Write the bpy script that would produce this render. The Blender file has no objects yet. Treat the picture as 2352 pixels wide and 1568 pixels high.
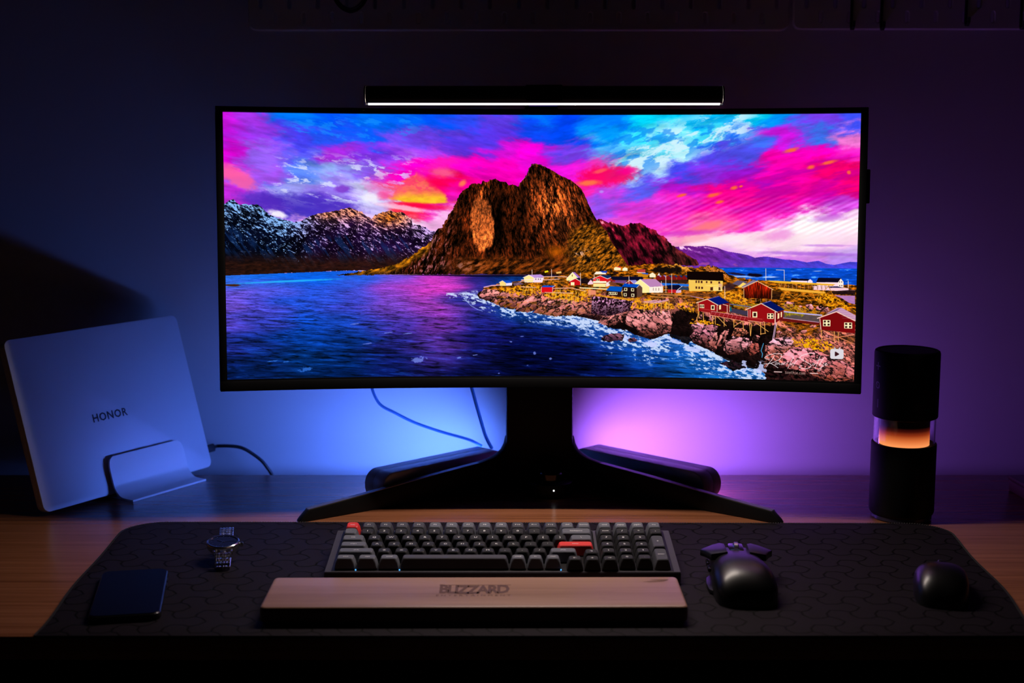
import numpy as np
import bpy, bmesh, math, random

from mathutils import Vector, Matrix, Euler

C = bpy.context.scene.collection
PI = math.pi
DZ = 0.75                     # height of the desk top

# ---------------------------------------------------------------- camera, world, exposure
cam = bpy.data.cameras.new('camera'); camo = bpy.data.objects.new('camera', cam); C.objects.link(camo)
camo.location = (0, 0, DZ + 0.503)
camo.rotation_euler = (math.radians(90 - 8.6), 0, 0)
cam.sensor_width = 36; cam.lens = 50.0; cam.clip_start = .05
cam.dof.use_dof = True; cam.dof.focus_distance = 1.75; cam.dof.aperture_fstop = 5.0
bpy.context.scene.camera = camo
W = bpy.data.worlds.new('world'); bpy.context.scene.world = W; W.use_nodes = True
W.node_tree.nodes['Background'].inputs[0].default_value = (0, 0, 0, 1)
W.node_tree.nodes['Background'].inputs[1].default_value = 0.0
vs = bpy.context.scene.view_settings
vs.view_transform = 'Standard'; vs.look = 'None'; vs.exposure = 0.0; vs.gamma = 1.0; vs.use_curve_mapping = False
LAMP_COL, LAMP_POW = (1.0, .84, .74), 420.0          # white strip of the lamp on the monitor
BLUE_COL, BLUE_POW = (.085, .20, 1.0), 49.0          # light bar behind the left leg
VIOL_COL, VIOL_POW = (.375, .12, 1.0), 42.0          # light bar behind the right leg

# ---------------------------------------------------------------- helpers
def tag(o, label=None, cat=None, group=None, kind=None):
    if label: o['label'] = label
    if cat: o['category'] = cat
    if group: o['group'] = group
    if kind: o['kind'] = kind
    return o
def empty(name, loc=(0, 0, 0), rot=(0, 0, 0), label=None, cat=None, group=None):
    o = bpy.data.objects.new(name, None); C.objects.link(o); o.location = loc; o.rotation_euler = rot
    o.empty_display_size = .02
    return tag(o, label, cat, group)
def obj(name, bm, m, parent=None, smooth=40, kind=None):
    me = bpy.data.meshes.new(name)
    bmesh.ops.recalc_face_normals(bm, faces=bm.faces[:])
    bm.to_mesh(me); bm.free()
    return mobj(name, me, m, parent, smooth, kind)
def mobj(name, me, m, parent=None, smooth=40, kind=None):
    if smooth:
        me.polygons.foreach_set('use_smooth', [True] * len(me.polygons)); me.set_sharp_from_angle(angle=math.radians(smooth))
    for x in (m if isinstance(m, (list, tuple)) else [m]): me.materials.append(x)
    o = bpy.data.objects.new(name, me); C.objects.link(o)
    if parent: o.parent = parent
    if kind: o['kind'] = kind
    return o
def link_copy(src, parent=None):
    c = src.copy(); C.objects.link(c)
    if parent: c.parent = parent
    return c
def add_box(bm, x0, x1, y0, y1, z0, z1, M=None, bev=0, seg=2):
    b2 = bmesh.new()
    v = [b2.verts.new((x, y, z)) for z in (z0, z1) for y in (y0, y1) for x in (x0, x1)]
    for f in ((0, 2, 3, 1), (4, 5, 7, 6), (0, 1, 5, 4), (2, 6, 7, 3), (0, 4, 6, 2), (1, 3, 7, 5)): b2.faces.new([v[i] for i in f])
    if bev: bmesh.ops.bevel(b2, geom=b2.edges[:] + b2.verts[:], offset=bev, segments=seg, profile=.5, affect='EDGES', clamp_overlap=True)
    merge(bm, b2, M); return bm
def merge(bm, b2, M=None):
    if M is not None: bmesh.ops.transform(b2, matrix=M, verts=b2.verts[:])
    me = bpy.data.meshes.new('t'); b2.to_mesh(me); b2.free(); bm.from_mesh(me); bpy.data.meshes.remove(me)
def box(x0, x1, y0, y1, z0, z1, bev=0, seg=2, M=None):
    return add_box(bmesh.new(), x0, x1, y0, y1, z0, z1, M, bev, seg)
def lathe(prof, n=48, cx=0, cy=0):
    bm = bmesh.new(); rings = []
    for r, z in prof:
        if r < 1e-6: rings.append([bm.verts.new((cx, cy, z))])
        else: rings.append([bm.verts.new((cx + r * math.cos(2 * PI * k / n), cy + r * math.sin(2 * PI * k / n), z)) for k in range(n)])
    for a, b in zip(rings[:-1], rings[1:]):
        for k in range(n):
            k2 = (k + 1) % n
            if len(a) == 1 and len(b) == 1: continue
            if len(a) == 1: bm.faces.new((a[0], b[k], b[k2]))
            elif len(b) == 1: bm.faces.new((a[k], b[0], a[k2]))
            else: bm.faces.new((a[k], a[k2], b[k2], b[k]))
    return bm
def prism(pts, depth, bev=0, seg=2):
    """outline in XY, extruded along +Z"""
    bm = bmesh.new(); f = bm.faces.new([bm.verts.new((p[0], p[1], 0)) for p in pts])
    r = bmesh.ops.extrude_face_region(bm, geom=[f]); bmesh.ops.translate(bm, vec=(0, 0, depth), verts=[g for g in r['geom'] if isinstance(g, bmesh.types.BMVert)])
    bmesh.ops.recalc_face_normals(bm, faces=bm.faces[:])
    if bev:
        es = [e for e in bm.edges if abs(e.verts[0].co.z - e.verts[1].co.z) < 1e-9]
        bmesh.ops.bevel(bm, geom=es, offset=bev, segments=seg, profile=.5, affect='EDGES', clamp_overlap=True)
    return bm
def rrect(x0, x1, y0, y1, r, n=6):
    out = []
    for cx, cy, a0 in ((x1 - r, y1 - r, 0), (x0 + r, y1 - r, 90), (x0 + r, y0 + r, 180), (x1 - r, y0 + r, 270)):
        for k in range(n + 1):
            a = math.radians(a0 + 90 * k / n); out.append((cx + r * math.cos(a), cy + r * math.sin(a)))
    return out
def spline(pts, n=8):
    P = [Vector(p) for p in pts]; P = [P[0] * 2 - P[1]] + P + [P[-1] * 2 - P[-2]]; out = []
    for i in range(1, len(P) - 2):
        for k in range(n):
            t = k / n; a, b, c, d = P[i - 1], P[i], P[i + 1], P[i + 2]
            out.append(.5 * ((2 * b) + (c - a) * t + (2 * a - 5 * b + 4 * c - d) * t * t + (3 * b - a - 3 * c + d) * t ** 3))
    out.append(P[-2]); return out
def tube(pts, r, n=10, bm=None):
    bm = bm or bmesh.new(); P = [Vector(p) for p in pts]; rings = []; up = Vector((0, 0, 1))
    for i, p in enumerate(P):
        t = (P[min(i + 1, len(P) - 1)] - P[max(i - 1, 0)]).normalized()
        a = t.cross(up)
        if a.length < 1e-3: a = t.cross(Vector((0, 1, 0)))
        a.normalize(); b = a.cross(t).normalized(); up = b
        rr = r[i] if isinstance(r, (list, tuple)) else r
        rings.append([bm.verts.new(p + rr * (math.cos(2 * PI * k / n) * a + math.sin(2 * PI * k / n) * b)) for k in range(n)])
    for a, b in zip(rings[:-1], rings[1:]):
        for k in range(n): bm.faces.new((a[k], a[(k + 1) % n], b[(k + 1) % n], b[k]))
    bm.faces.new(rings[0][::-1]); bm.faces.new(rings[-1]); return bm
def frame(o, x, y, z):
    """matrix from an origin and three axes"""
    M = Matrix.Identity(4)
    for i, a in enumerate((Vector(x).normalized(), Vector(y).normalized(), Vector(z).normalized())):
        for r in range(3): M[r][i] = a[r]
    for r in range(3): M[r][3] = o[r]
    return M
_txt = {}
def text_mesh(body, size, name='lettering', extrude=0.0, bold=0.0, shear=0.0, space=1.0):
    cu = bpy.data.curves.new('t', 'FONT'); cu.body = body; cu.size = size; cu.align_x = 'CENTER'; cu.align_y = 'CENTER'
    cu.extrude = extrude; cu.offset = bold; cu.shear = shear; cu.space_character = space; cu.resolution_u = 2
    o = bpy.data.objects.new('t', cu); C.objects.link(o); bpy.context.view_layer.update()
    me = bpy.data.meshes.new_from_object(o.evaluated_get(bpy.context.evaluated_depsgraph_get())); me.name = name
    bpy.data.objects.remove(o); bpy.data.curves.remove(cu); return me
def smoothmesh(bm, lv=2, name='m'):
    me = bpy.data.meshes.new('t'); bm.to_mesh(me); bm.free()
    o = bpy.data.objects.new('t', me); C.objects.link(o); s = o.modifiers.new('s', 'SUBSURF'); s.levels = lv
    bpy.context.view_layer.update()
    m2 = bpy.data.meshes.new_from_object(o.evaluated_get(bpy.context.evaluated_depsgraph_get())); m2.name = name
    bpy.data.objects.remove(o); return m2

# ---------------------------------------------------------------- materials
def mat(name, col, rough=.5, metal=0.0, spec=.5, coat=0.0):
    m = bpy.data.materials.new(name); m.use_nodes = True; b = m.node_tree.nodes['Principled BSDF']
    b.inputs['Base Color'].default_value = (*col, 1); b.inputs['Roughness'].default_value = rough; b.inputs['Metallic'].default_value = metal
    b.inputs['Specular IOR Level'].default_value = spec; b.inputs['Coat Weight'].default_value = coat
    return m
def nod(m, t, **kw):
    n = m.node_tree.nodes.new(t)
    for k, v in kw.items(): setattr(n, k, v)
    return n
def lk(m, a, b): m.node_tree.links.new(a, b)
def bsdf(m): return m.node_tree.nodes['Principled BSDF']
def bumpy(m, scale=400., strength=.1, dist=.0004, detail=3, coord='Object', stretch=(1, 1, 1)):
    tc = nod(m, 'ShaderNodeTexCoord'); mp = nod(m, 'ShaderNodeMapping'); mp.inputs['Scale'].default_value = stretch
    nz = nod(m, 'ShaderNodeTexNoise'); nz.inputs['Scale'].default_value = scale; nz.inputs['Detail'].default_value = detail
    bp = nod(m, 'ShaderNodeBump'); bp.inputs['Strength'].default_value = strength; bp.inputs['Distance'].default_value = dist
    lk(m, tc.outputs[coord], mp.inputs[0]); lk(m, mp.outputs[0], nz.inputs[0]); lk(m, nz.outputs[0], bp.inputs['Height']); lk(m, bp.outputs[0], bsdf(m).inputs['Normal'])
    return m
def emit(name, col, power):
    m = bpy.data.materials.new(name); m.use_nodes = True; nt = m.node_tree; nt.nodes.clear()
    e = nod(m, 'ShaderNodeEmission'); e.inputs[0].default_value = (*col, 1); e.inputs[1].default_value = power
    o = nod(m, 'ShaderNodeOutputMaterial'); lk(m, e.outputs[0], o.inputs[0]); return m
def wood(name, stops, along, strip=.022, rough=.38, streak=1.0):
    """long-grained wood: narrow strips across, fine streaks along the grain"""
    m = mat(name, (.4, .2, .1), rough); tc = nod(m, 'ShaderNodeTexCoord')
    def noise(sc, detail, rough_=.6):
        mp = nod(m, 'ShaderNodeMapping'); mp.inputs['Scale'].default_value = sc
        n = nod(m, 'ShaderNodeTexNoise'); n.inputs['Scale'].default_value = 1; n.inputs['Detail'].default_value = detail; n.inputs['Roughness'].default_value = rough_
        lk(m, tc.outputs['Object'], mp.inputs[0]); lk(m, mp.outputs[0], n.inputs[0]); return n
    def S(a, b): return (a, b, b) if along == 'x' else (b, a, b)
    n1 = noise(S(1.2, 1 / strip), 1.0); n2 = noise(S(7, 520), 4); n3 = noise(S(14, 160), 3)
    a = nod(m, 'ShaderNodeMath', operation='MULTIPLY_ADD'); a.inputs[1].default_value = .55 * streak; lk(m, n2.outputs[0], a.inputs[0]); lk(m, n1.outputs[0], a.inputs[2])
    c = nod(m, 'ShaderNodeMath', operation='MULTIPLY_ADD'); c.inputs[1].default_value = .45 * streak; lk(m, n3.outputs[0], c.inputs[0]); lk(m, a.outputs[0], c.inputs[2])
    r = nod(m, 'ShaderNodeValToRGB'); e = r.color_ramp.elements
    lo, hi = .62 * (1 + .0) , 1.38
    e[0].position = .0; e[0].color = (*stops[0], 1); e[1].position = 1.0; e[1].color = (*stops[-1], 1)
    for i, s in enumerate(stops[1:-1]): k = e.new((i + 1) / (len(stops) - 1)); k.color = (*s, 1)
    mr = nod(m, 'ShaderNodeMapRange'); mr.inputs[1].default_value = lo; mr.inputs[2].default_value = hi; lk(m, c.outputs[0], mr.inputs[0])
    lk(m, mr.outputs[0], r.inputs[0]); lk(m, r.outputs[0], bsdf(m).inputs['Base Color'])
    bp = nod(m, 'ShaderNodeBump'); bp.inputs['Strength'].default_value = .12; bp.inputs['Distance'].default_value = .0004; lk(m, n2.outputs[0], bp.inputs['Height']); lk(m, bp.outputs[0], bsdf(m).inputs['Normal'])
    return m
def pixels(name, arr, srgb=True):
    h, w, _ = arr.shape; im = bpy.data.images.new(name, w, h, alpha=False); im.colorspace_settings.name = 'sRGB' if srgb else 'Non-Color'
    a = np.ones((h, w, 4), np.float32); a[..., :3] = arr[::-1]; im.pixels.foreach_set(a.ravel()); im.update(); im.pack(); return im

M = {}
M['wall'] = bumpy(mat('wall_paint', (.78, .78, .8), .85, spec=.2), 300, .05, .0006)
M['room'] = mat('dark_wall_paint', (.10, .10, .11), .9, spec=.1)
M['floor'] = wood('floor_boards', ((.10, .06, .035), (.16, .1, .06)), 'y', .12, .5)
M['desk'] = wood('bamboo', ((.15, .048, .019), (.275, .098, .043), (.37, .142, .068)), 'x', .009, .27, 1.25)
M['desk_leg'] = bumpy(mat('black_steel', (.02, .02, .02), .5, .6), 500)
M['black'] = bumpy(mat('matt_black_plastic', (.002, .002, .0025), .6, spec=.16), 900, .06, .0002)
M['satin'] = bumpy(mat('satin_black_plastic', (.005, .005, .0055), .4, spec=.3), 1200, .04, .0001)
M['gloss'] = mat('gloss_black', (.006, .006, .007), .1, spec=.5)
M['stand'] = bumpy(mat('stand_paint', (.004, .004, .0045), .45, .0, .22), 900, .05, .0002)
M['pod'] = bumpy(mat('light_bar_shell', (.48, .48, .52), .32, spec=.6), 1500, .08, .0002)
M['lamp_body'] = bumpy(mat('anodised_black', (.022, .024, .026), .38, .5), 900, .05, .0001)
M['alu'] = bumpy(mat('brushed_aluminium', (.90, .90, .92), .45, .15), 260, .12, .0002, 4, stretch=(1, 14, 14))
M['lid'] = bumpy(mat('frosted_aluminium', (.70, .72, .76), .5, .25), 2200, .05, .0001)
M['ink'] = mat('dark_print', (.012, .013, .03), .5)
M['steel'] = mat('polished_steel', (.72, .72, .74), .18, 1.0)
M['dial'] = mat('blue_dial', (.012, .016, .06), .14, .3, coat=.6)
M['cable'] = mat('blue_cable', (.12, .45, .95), .35); bsdf(M['cable']).inputs['Transmission Weight'].default_value = .5; bsdf(M['cable']).inputs['IOR'].default_value = 1.25
M['cable_black'] = mat('black_cable', (.02, .022, .03), .45)
M['phone_glass'] = mat('phone_glass', (.002, .002, .004), .3, spec=.03)
M['mouse'] = bumpy(mat('mouse_shell', (.003, .003, .0035), .33, spec=.5), 1500, .04, .0001)
M['wheel'] = mat('chrome', (.6, .6, .62), .2, 1.0)
M['peg'] = bumpy(mat('pegboard_paint', (.86, .86, .88), .6), 600, .05, .0003)
M['hook'] = mat('black_hook', (.03, .03, .035), .45)
M['box'] = bumpy(mat('oxblood_cloth', (.045, .010, .010), .38), 900, .1, .0002)
M['rest'] = wood('walnut', ((.20, .095, .06), (.34, .185, .125), (.42, .25, .18)), 'x', .03, .42, .8)
M['burn'] = mat('burnt_wood', (.075, .014, .008), .7)
M['case'] = bumpy(mat('keyboard_case', (.065, .06, .075), .5, spec=.2), 900, .05, .0002)
M['key_dark'] = bumpy(mat('key_charcoal', (.030, .030, .033), .5, spec=.14), 1500, .06, .0001)
M['key_grey'] = bumpy(mat('key_grey', (.125, .13, .155), .5, spec=.14), 1500, .06, .0001)
M['key_mid'] = bumpy(mat('key_slate', (.07, .07, .085), .5, spec=.14), 1500, .06, .0001)
M['key_red'] = bumpy(mat('key_red', (.72, .035, .03), .48), 1500, .06, .0001)
M['legend'] = mat('legend_print', (.85, .85, .85), .6)
M['grey_print'] = mat('grey_print', (.055, .055, .08), .5)
M['strip'] = emit('lamp_light', LAMP_COL, LAMP_POW)
M['blue'] = emit('blue_light', BLUE_COL, BLUE_POW)
M['viol'] = emit('violet_light', VIOL_COL, VIOL_POW)
M['led'] = emit('white_led', (1, 1, 1), 6.0)
M['led_blue'] = emit('blue_led', (.1, .45, 1), 1.6)

# ---------------------------------------------------------------- screen picture (a fjord village at sunset), drawn into pixels
def paint_screen(TW=2058, TH=862):
    rs = np.random.RandomState(7)
    U, V = np.meshgrid((np.arange(TW) + .5) / TW, (np.arange(TH) + .5) / TH)
    q = (2 * U - 1) ** 2
    yt = 263.9 - 6 * q + 1.2 * U
    yb = 863.2 + 8 * q + 5.5 * (U - .5)
    Y = (yt + (yb - yt) * V).astype(np.float32)
    X = ((511.4 + 10.7 * V) + ((1977.8 - 16.5 * V) - (511.4 + 10.7 * V)) * U).astype(np.float32)
    I = np.zeros((TH, TW, 3), np.float32)
    SX, SY = TW / 1455., TH / 608.

    def vnoise(x, y, seed):
        r = np.random.RandomState(seed).rand(256, 256).astype(np.float32)
        xi = np.floor(x).astype(np.int32); yi = np.floor(y).astype(np.int32)
        fx = x - xi; fy = y - yi
        fx = fx * fx * (3 - 2 * fx); fy = fy * fy * (3 - 2 * fy)
        xi &= 255; yi &= 255; x1 = (xi + 1) & 255; y1 = (yi + 1) & 255
        return (r[yi, xi] * (1 - fx) + r[yi, x1] * fx) * (1 - fy) + (r[y1, xi] * (1 - fx) + r[y1, x1] * fx) * fy

    def fbm(x, y, seed, n=4, g=.55):
        t = 0; a = 1; s = 0
        for k in range(n):
            t = t + a * vnoise(x * 2 ** k + 13.7 * k, y * 2 ** k + 7.3 * k, seed + k); s += a; a *= g
        return t / s

    def ss(a, b, x):
        t = np.clip((x - a) / (b - a), 0, 1); return t * t * (3 - 2 * t)

    def box(x0, y0, x1, y1, pad=3):
        c0 = int(max(0, (x0 - 525 - pad) * TW / 1436. - 30)) if x0 > 530 else 0
        c1 = int(min(TW, (x1 - 508 + pad) * TW / 1436. + 30))
        r0 = int(max(0, (y0 - 268 - pad) * SY - 14)); r1 = int(min(TH, (y1 - 254 + pad) * SY + 14))
        return slice(r0, max(r1, r0 + 1)), slice(c0, max(c1, c0 + 1))

    def pmask(pts, x, y):
        m = np.zeros(x.shape, bool); n = len(pts)
        for i in range(n):
            (ax, ay), (bx, by) = pts[i], pts[(i + 1) % n]
            if ay == by: continue
            m ^= ((ay > y) != (by > y)) & (x < (bx - ax) * (y - ay) / (by - ay) + ax)
        return m

    def poly(pts, col, k=1.0):
        xs = [p[0] for p in pts]; ys = [p[1] for p in pts]
        b = box(min(xs), min(ys), max(xs), max(ys)); x = X[b]; y = Y[b]
        m = 0
        for dx, dy in ((-.17, -.17), (.17, -.17), (-.17, .17), (.17, .17)):
            m = m + pmask(pts, x + dx, y + dy).astype(np.float32)
        m = (m * (.25 * k))[..., None]
        I[b] = I[b] * (1 - m) + np.array(col, np.float32) / 255 * m

    def line(pts, col, w=1.0, k=1.0):
        for (ax, ay), (bx, by) in zip(pts[:-1], pts[1:]):
            b = box(min(ax, bx) - w, min(ay, by) - w, max(ax, bx) + w, max(ay, by) + w); x = X[b]; y = Y[b]
            L = (bx - ax) ** 2 + (by - ay) ** 2 + 1e-6
            t = np.clip(((x - ax) * (bx - ax) + (y - ay) * (by - ay)) / L, 0, 1)
            d = np.hypot(x - ax - t * (bx - ax), y - ay - t * (by - ay))
            m = (np.clip(w / 2 + .4 - d, 0, .8) / .8 * k)[..., None]
            I[b] = I[b] * (1 - m) + np.array(col, np.float32) / 255 * m

    def blob(cx, cy, rx, ry, col, k=1., ang=0., seed=0, rough=.0, hard=1.2):
        R = max(rx, ry) * 1.9
        b = box(cx - R, cy - R, cx + R, cy + R); x = X[b] - cx; y = Y[b] - cy
        c, s = np.cos(ang), np.sin(ang)
        u = (x * c + y * s) / rx; v = (-x * s + y * c) / ry
        d = np.sqrt(u * u + v * v)
        if rough: d = d + rough * (fbm(X[b] / 9., Y[b] / 6., 300 + seed, 4) - .5)
        m = (k * ss(1.0 + hard / 2, 1.0 - hard / 2, d))[..., None]
        I[b] = I[b] * (1 - m) + np.array(col, np.float32) / 255 * m

    def grid(cols, xs, ys, x, y, crisp=0):
        g = np.array(cols, np.float32) / 255
        fx = np.interp(x, xs, np.arange(len(xs))); fy = np.interp(y, ys, np.arange(len(ys)))
        xi = np.clip(fx.astype(int), 0, len(xs) - 2); yi = np.clip(fy.astype(int), 0, len(ys) - 2)
        tx = (fx - xi)[..., None]; ty = (fy - yi)[..., None]
        for _ in range(1 + crisp): tx = tx * tx * (3 - 2 * tx); ty = ty * ty * (3 - 2 * ty)
        return (g[yi, xi] * (1 - tx) + g[yi, xi + 1] * tx) * (1 - ty) + (g[yi + 1, xi] * (1 - tx) + g[yi + 1, xi + 1] * tx) * ty

    # ---- sky: colours sampled on a coarse lattice, warped by noise so the clouds get ragged edges
    sx = [520, 600, 680, 760, 840, 920, 1000, 1080, 1160, 1240, 1320, 1400, 1480, 1560, 1640, 1720, 1800, 1880, 1960]
    sy = [270, 310, 350, 390, 430, 470, 510, 550, 590]
    sky = [
     [(205,20,225),(160,50,225),(0,120,255),(0,85,255),(0,110,255),(0,100,255),(0,85,255),(45,75,250),(95,60,235),(0,110,255),(0,65,245),(0,120,255),(0,215,255),(0,205,255),(0,180,255),(0,215,255),(0,150,255),(120,60,235),(60,80,255)],
     [(200,20,230),(150,55,235),(70,65,245),(40,85,255),(10,90,255),(120,75,250),(110,65,240),(85,55,235),(95,50,230),(10,70,240),(0,70,240),(0,150,255),(40,225,255),(120,228,250),(60,220,250),(60,110,250),(210,20,225),(60,120,250),(245,120,215)],
     [(222,5,215),(150,95,245),(90,90,245),(165,40,220),(125,50,230),(165,70,240),(170,60,235),(100,50,230),(220,15,215),(250,0,215),(120,60,235),(80,180,250),(80,215,245),(180,240,250),(85,70,240),(80,80,240),(255,0,175),(250,0,190),(255,40,200)],
     [(250,80,190),(160,80,235),(90,130,250),(150,175,250),(140,90,240),(255,0,200),(255,20,180),(255,0,195),(255,0,190),(235,10,215),(235,20,220),(255,50,190),(180,230,250),(70,70,240),(140,45,225),(150,20,200),(250,0,170),(255,0,115),(255,0,110)],
     [(190,40,215),(150,90,235),(160,160,250),(150,120,240),(215,215,255),(255,110,90),(255,0,95),(255,0,150),(255,0,185),(235,0,200),(255,30,150),(200,60,230),(90,90,240),(190,20,215),(255,0,140),(250,0,150),(240,0,150),(215,0,160),(255,0,110)],
     [(190,50,210),(95,50,200),(70,55,200),(100,60,210),(205,190,255),(255,40,70),(240,20,180),(240,20,180),(200,20,180),(230,20,200),(240,40,210),(150,80,240),(225,50,215),(255,30,195),(255,0,150),(255,0,150),(240,0,160),(235,10,180),(215,70,220)],
     [(90,50,190),(240,220,250),(230,160,235),(200,150,240),(225,190,250),(250,215,250),(255,185,240),(255,160,230),(255,120,220),(255,120,220),(255,90,220),(235,80,220),(250,60,205),(255,50,195),(250,90,160),(240,40,185),(250,130,215),(255,235,240),(252,205,238)],
     [(90,50,190),(240,220,250),(230,160,235),(200,150,240),(225,190,250),(250,215,250),(255,185,240),(255,160,230),(255,120,220),(255,120,220),(255,90,220),(255,120,225),(255,120,220),(255,160,205),(255,190,225),(255,200,235),(255,205,238),(250,195,240),(245,170,240)],
     [(90,50,190),(240,220,250),(230,160,235),(200,150,240),(225,190,250),(250,215,250),(255,185,240),(255,160,230),(255,120,220),(255,120,220),(255,90,220),(255,120,225),(255,150,225),(250,160,220),(240,150,230),(225,140,240),(210,120,235),(215,130,240),(190,140,245)]]
    b = (slice(0, int(372 * SY)), slice(0, TW))
    x = X[b]; y = Y[b]
    tilt = np.where(x < 1250, .32, -.30) * ss(0, 120, np.abs(x - 1250))
    yr = y - tilt * (x - 1250) * .55
    n1 = fbm(x / 95., yr / 34., 11, 6, .62); n2 = fbm(x / 80. + 9, yr / 30. + 4, 23, 6, .62)
    S = grid(sky, sx, sy, x + (n1 - .5) * 150, y + (n2 - .5) * 84, 1)
    st = fbm(x / 70., yr / 13., 31, 5)
    S = S * (1 + (st - .5) * .34 + (fbm(x / 24. + n1 * 3, yr / 8., 37, 4, .6) - .5) * .22)[..., None]
    # bright pale streaks, left half
    lw = ss(560, 680, x) * ss(1010, 900, x) * ss(335, 390, y) * ss(482, 455, y)
    w = ss(.53, .66, fbm(x / 30. + n1 * 2, yr / 10., 41, 6, .66)) * lw
    S = S * (1 - w[..., None] * .85) + np.array([.86, .88, 1.]) * w[..., None] * .85
    w = ss(.54, .66, fbm(x / 34. + n2 * 2, yr / 12., 47, 6, .66)) * ss(620, 680, x) * ss(1000, 930, x) * ss(262, 275, y) * ss(345, 310, y)
    S = S * (1 - w[..., None] * .5) + np.array([.1, .6, 1.]) * w[..., None] * .5
    # cyan-white clouds, upper right
    dia = (y - 330) - (-.36) * (x - 1560)
    lw = ss(1375, 1460, x) * ss(1790, 1700, x) * ss(-75, -15, dia) * ss(62, 25, dia)
    w = ss(.42, .62, fbm(x / 42. + n1 * 2, (y + .3 * x) / 17. + n2 * 2, 53, 6, .64)) * lw
    S = S * (1 - w[..., None] * .9) + np.array([.84, .96, 1.]) * w[..., None] * .9
    w = ss(.5, .62, fbm(x / 34., (y + .3 * x) / 15., 59, 5)) * ss(1380, 1430, x) * ss(1830, 1720, x) * ss(268, 300, y) * ss(60, 20, dia) * .55
    S = S * (1 - w[..., None]) + np.array([0., .45, .95]) * w[..., None]
    # pink-violet underside of the right-hand bank, then the cream band
    w = ss(.5, .68, fbm(x / 85., (y + .22 * x) / 14., 61, 5)) * ss(1480, 1600, x) * ss(372, 400, y + .12 * (x - 1700)) * ss(500, 470, y)
    S = S * (1 - w[..., None] * .4) + np.array([.62, .0, .66]) * w[..., None] * .4
    edge = np.interp(x, [1540, 1600, 1760, 1890, 1966], [562, 548, 521, 503, 472]) + (fbm(x / 40., y / 14., 67, 4) - .5) * 16
    w = ss(-3, 7, y - edge) * ss(1540, 1620, x) * ss(600, 545, y + (n1 - .5) * 40)
    S = S * (1 - w[..., None] * .75) + np.array([1., .92, .93]) * w[..., None] * .75
    mo = (.5 + .5 * np.sin((x * .42 + y * .9) * .62)) * ss(1480, 1560, x) * ss(430, 470, y) * ss(548, 515, y)
    S = S + mo[..., None] * np.array([.06, .12, .1])
    I[b] = np.clip(S, 0, 1)
    def pt(*a): return list(a)
    # orange and yellow fire-cloud
    b = box(870, 385, 1040, 475); x = X[b]; y = Y[b]
    j = (fbm(x / 12., y / 7., 301, 5, .6) - .5) * 26
    pk = np.interp(x + j, [884, 895, 912, 935, 955, 975, 1000, 1018, 1028], [452, 446, 424, 405, 394, 404, 424, 442, 462])
    bt = np.interp(x, [884, 930, 980, 1026], [452, 462, 467, 463]) + j * .12
    m = (ss(-6, 10, y - pk + j * .4) * ss(3, -3, y - bt))[..., None]
    t = ss(432, 456, y + j * .35)[..., None]
    c = np.array([1., .42, .36]) * (1 - t) + np.array([1., .78, .15]) * t
    c = c * (.88 + .24 * fbm(x / 14., y / 5., 303, 4))[..., None]
    w = (ss(.45, .6, fbm(x / 16., y / 12., 305, 4)) * ss(445, 425, y) * .5)[..., None]; c = c * (1 - w) + np.array([1., .12, .45]) * w
    I[b] = I[b] * (1 - m * .96) + np.clip(c, 0, 1) * m * .96
    blob(880, 425, 40, 26, (255,40,160), .45, .2, 1, .9, 1.1); blob(1000, 418, 26, 12, (255,0,80), .7, .5, 4, .6)
    blob(962, 471, 70, 7, (255,0,70), .8, .05, 4, .4); blob(880, 447, 16, 9, (255,60,140), .6, 0, 5, .5)
    blob(1062, 419, 9, 6, (255,130,80), .9, -.7, 6, .4); blob(1017, 395, 26, 10, (255,110,130), .7, .1, 7, .6)
    blob(1398, 402, 66, 22, (255,0,90), .85, -.08, 8, .7, .8); blob(1356, 418, 25, 6, (255,120,70), .95, -.06, 9, .5); blob(1383, 391, 17, 4, (255,110,90), .7, -.25, 10, .5)
    blob(1445, 391, 24, 8, (255,0,150), .7, -.1, 11, .6)
    for a in ((1693,428,8,4),(1645,445,15,4),(1659,461,9,3),(1572,446,11,3),(1906,370,17,3.4),(1866,381,8,4),(1822,343,16,4),(1951,392,4,4),(1708,425,4,2)):
        blob(a[0], a[1], a[2], a[3], (255,105,60), .95, -.25, int(a[0]) % 50, .7)
    blob(1640, 512, 60, 20, (255,110,190), .55, -.2, 12, .5); blob(1632, 516, 34, 9, (255,120,130), .9, -.25, 13, .5)
    blob(1580, 532, 60, 6, (210,50,190), .6, -.06, 14, .5); blob(1600, 545, 40, 8, (255,180,190), .8, -.12, 15, .5)
    blob(1795, 536, 30, 12, (240,140,220), .7, -.2, 16, .7); blob(1905, 496, 34, 8, (205,110,225), .7, -.1, 17, .7)
    blob(1860, 578, 110, 4, (160,80,220), .6, .02, 18, .5); blob(1900, 559, 50, 2.5, (190,110,225), .6, .0, 19, .5)
    blob(547, 407, 42, 17, (255,95,165), .85, .5, 20, .6, .8); blob(782, 432, 17, 8, (130,60,205), .85, -.1, 21, .6, .8)
    blob(633, 487, 22, 8, (250,245,255), .95, .3, 22, .6, .8); blob(848, 452, 20, 10, (245,240,255), .9, .2, 23, .7, .9)
    blob(700, 466, 110, 20, (70,45,190), .75, .12, 24, .7, .9); blob(600, 458, 55, 17, (85,40,190), .7, .2, 25, .6, .9)
    blob(920, 474, 60, 6, (255,225,250), .7, .15, 26, .6, .9); blob(1386, 438, 5, 3, (190,150,250), .8, 0, 27, .4)

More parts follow.
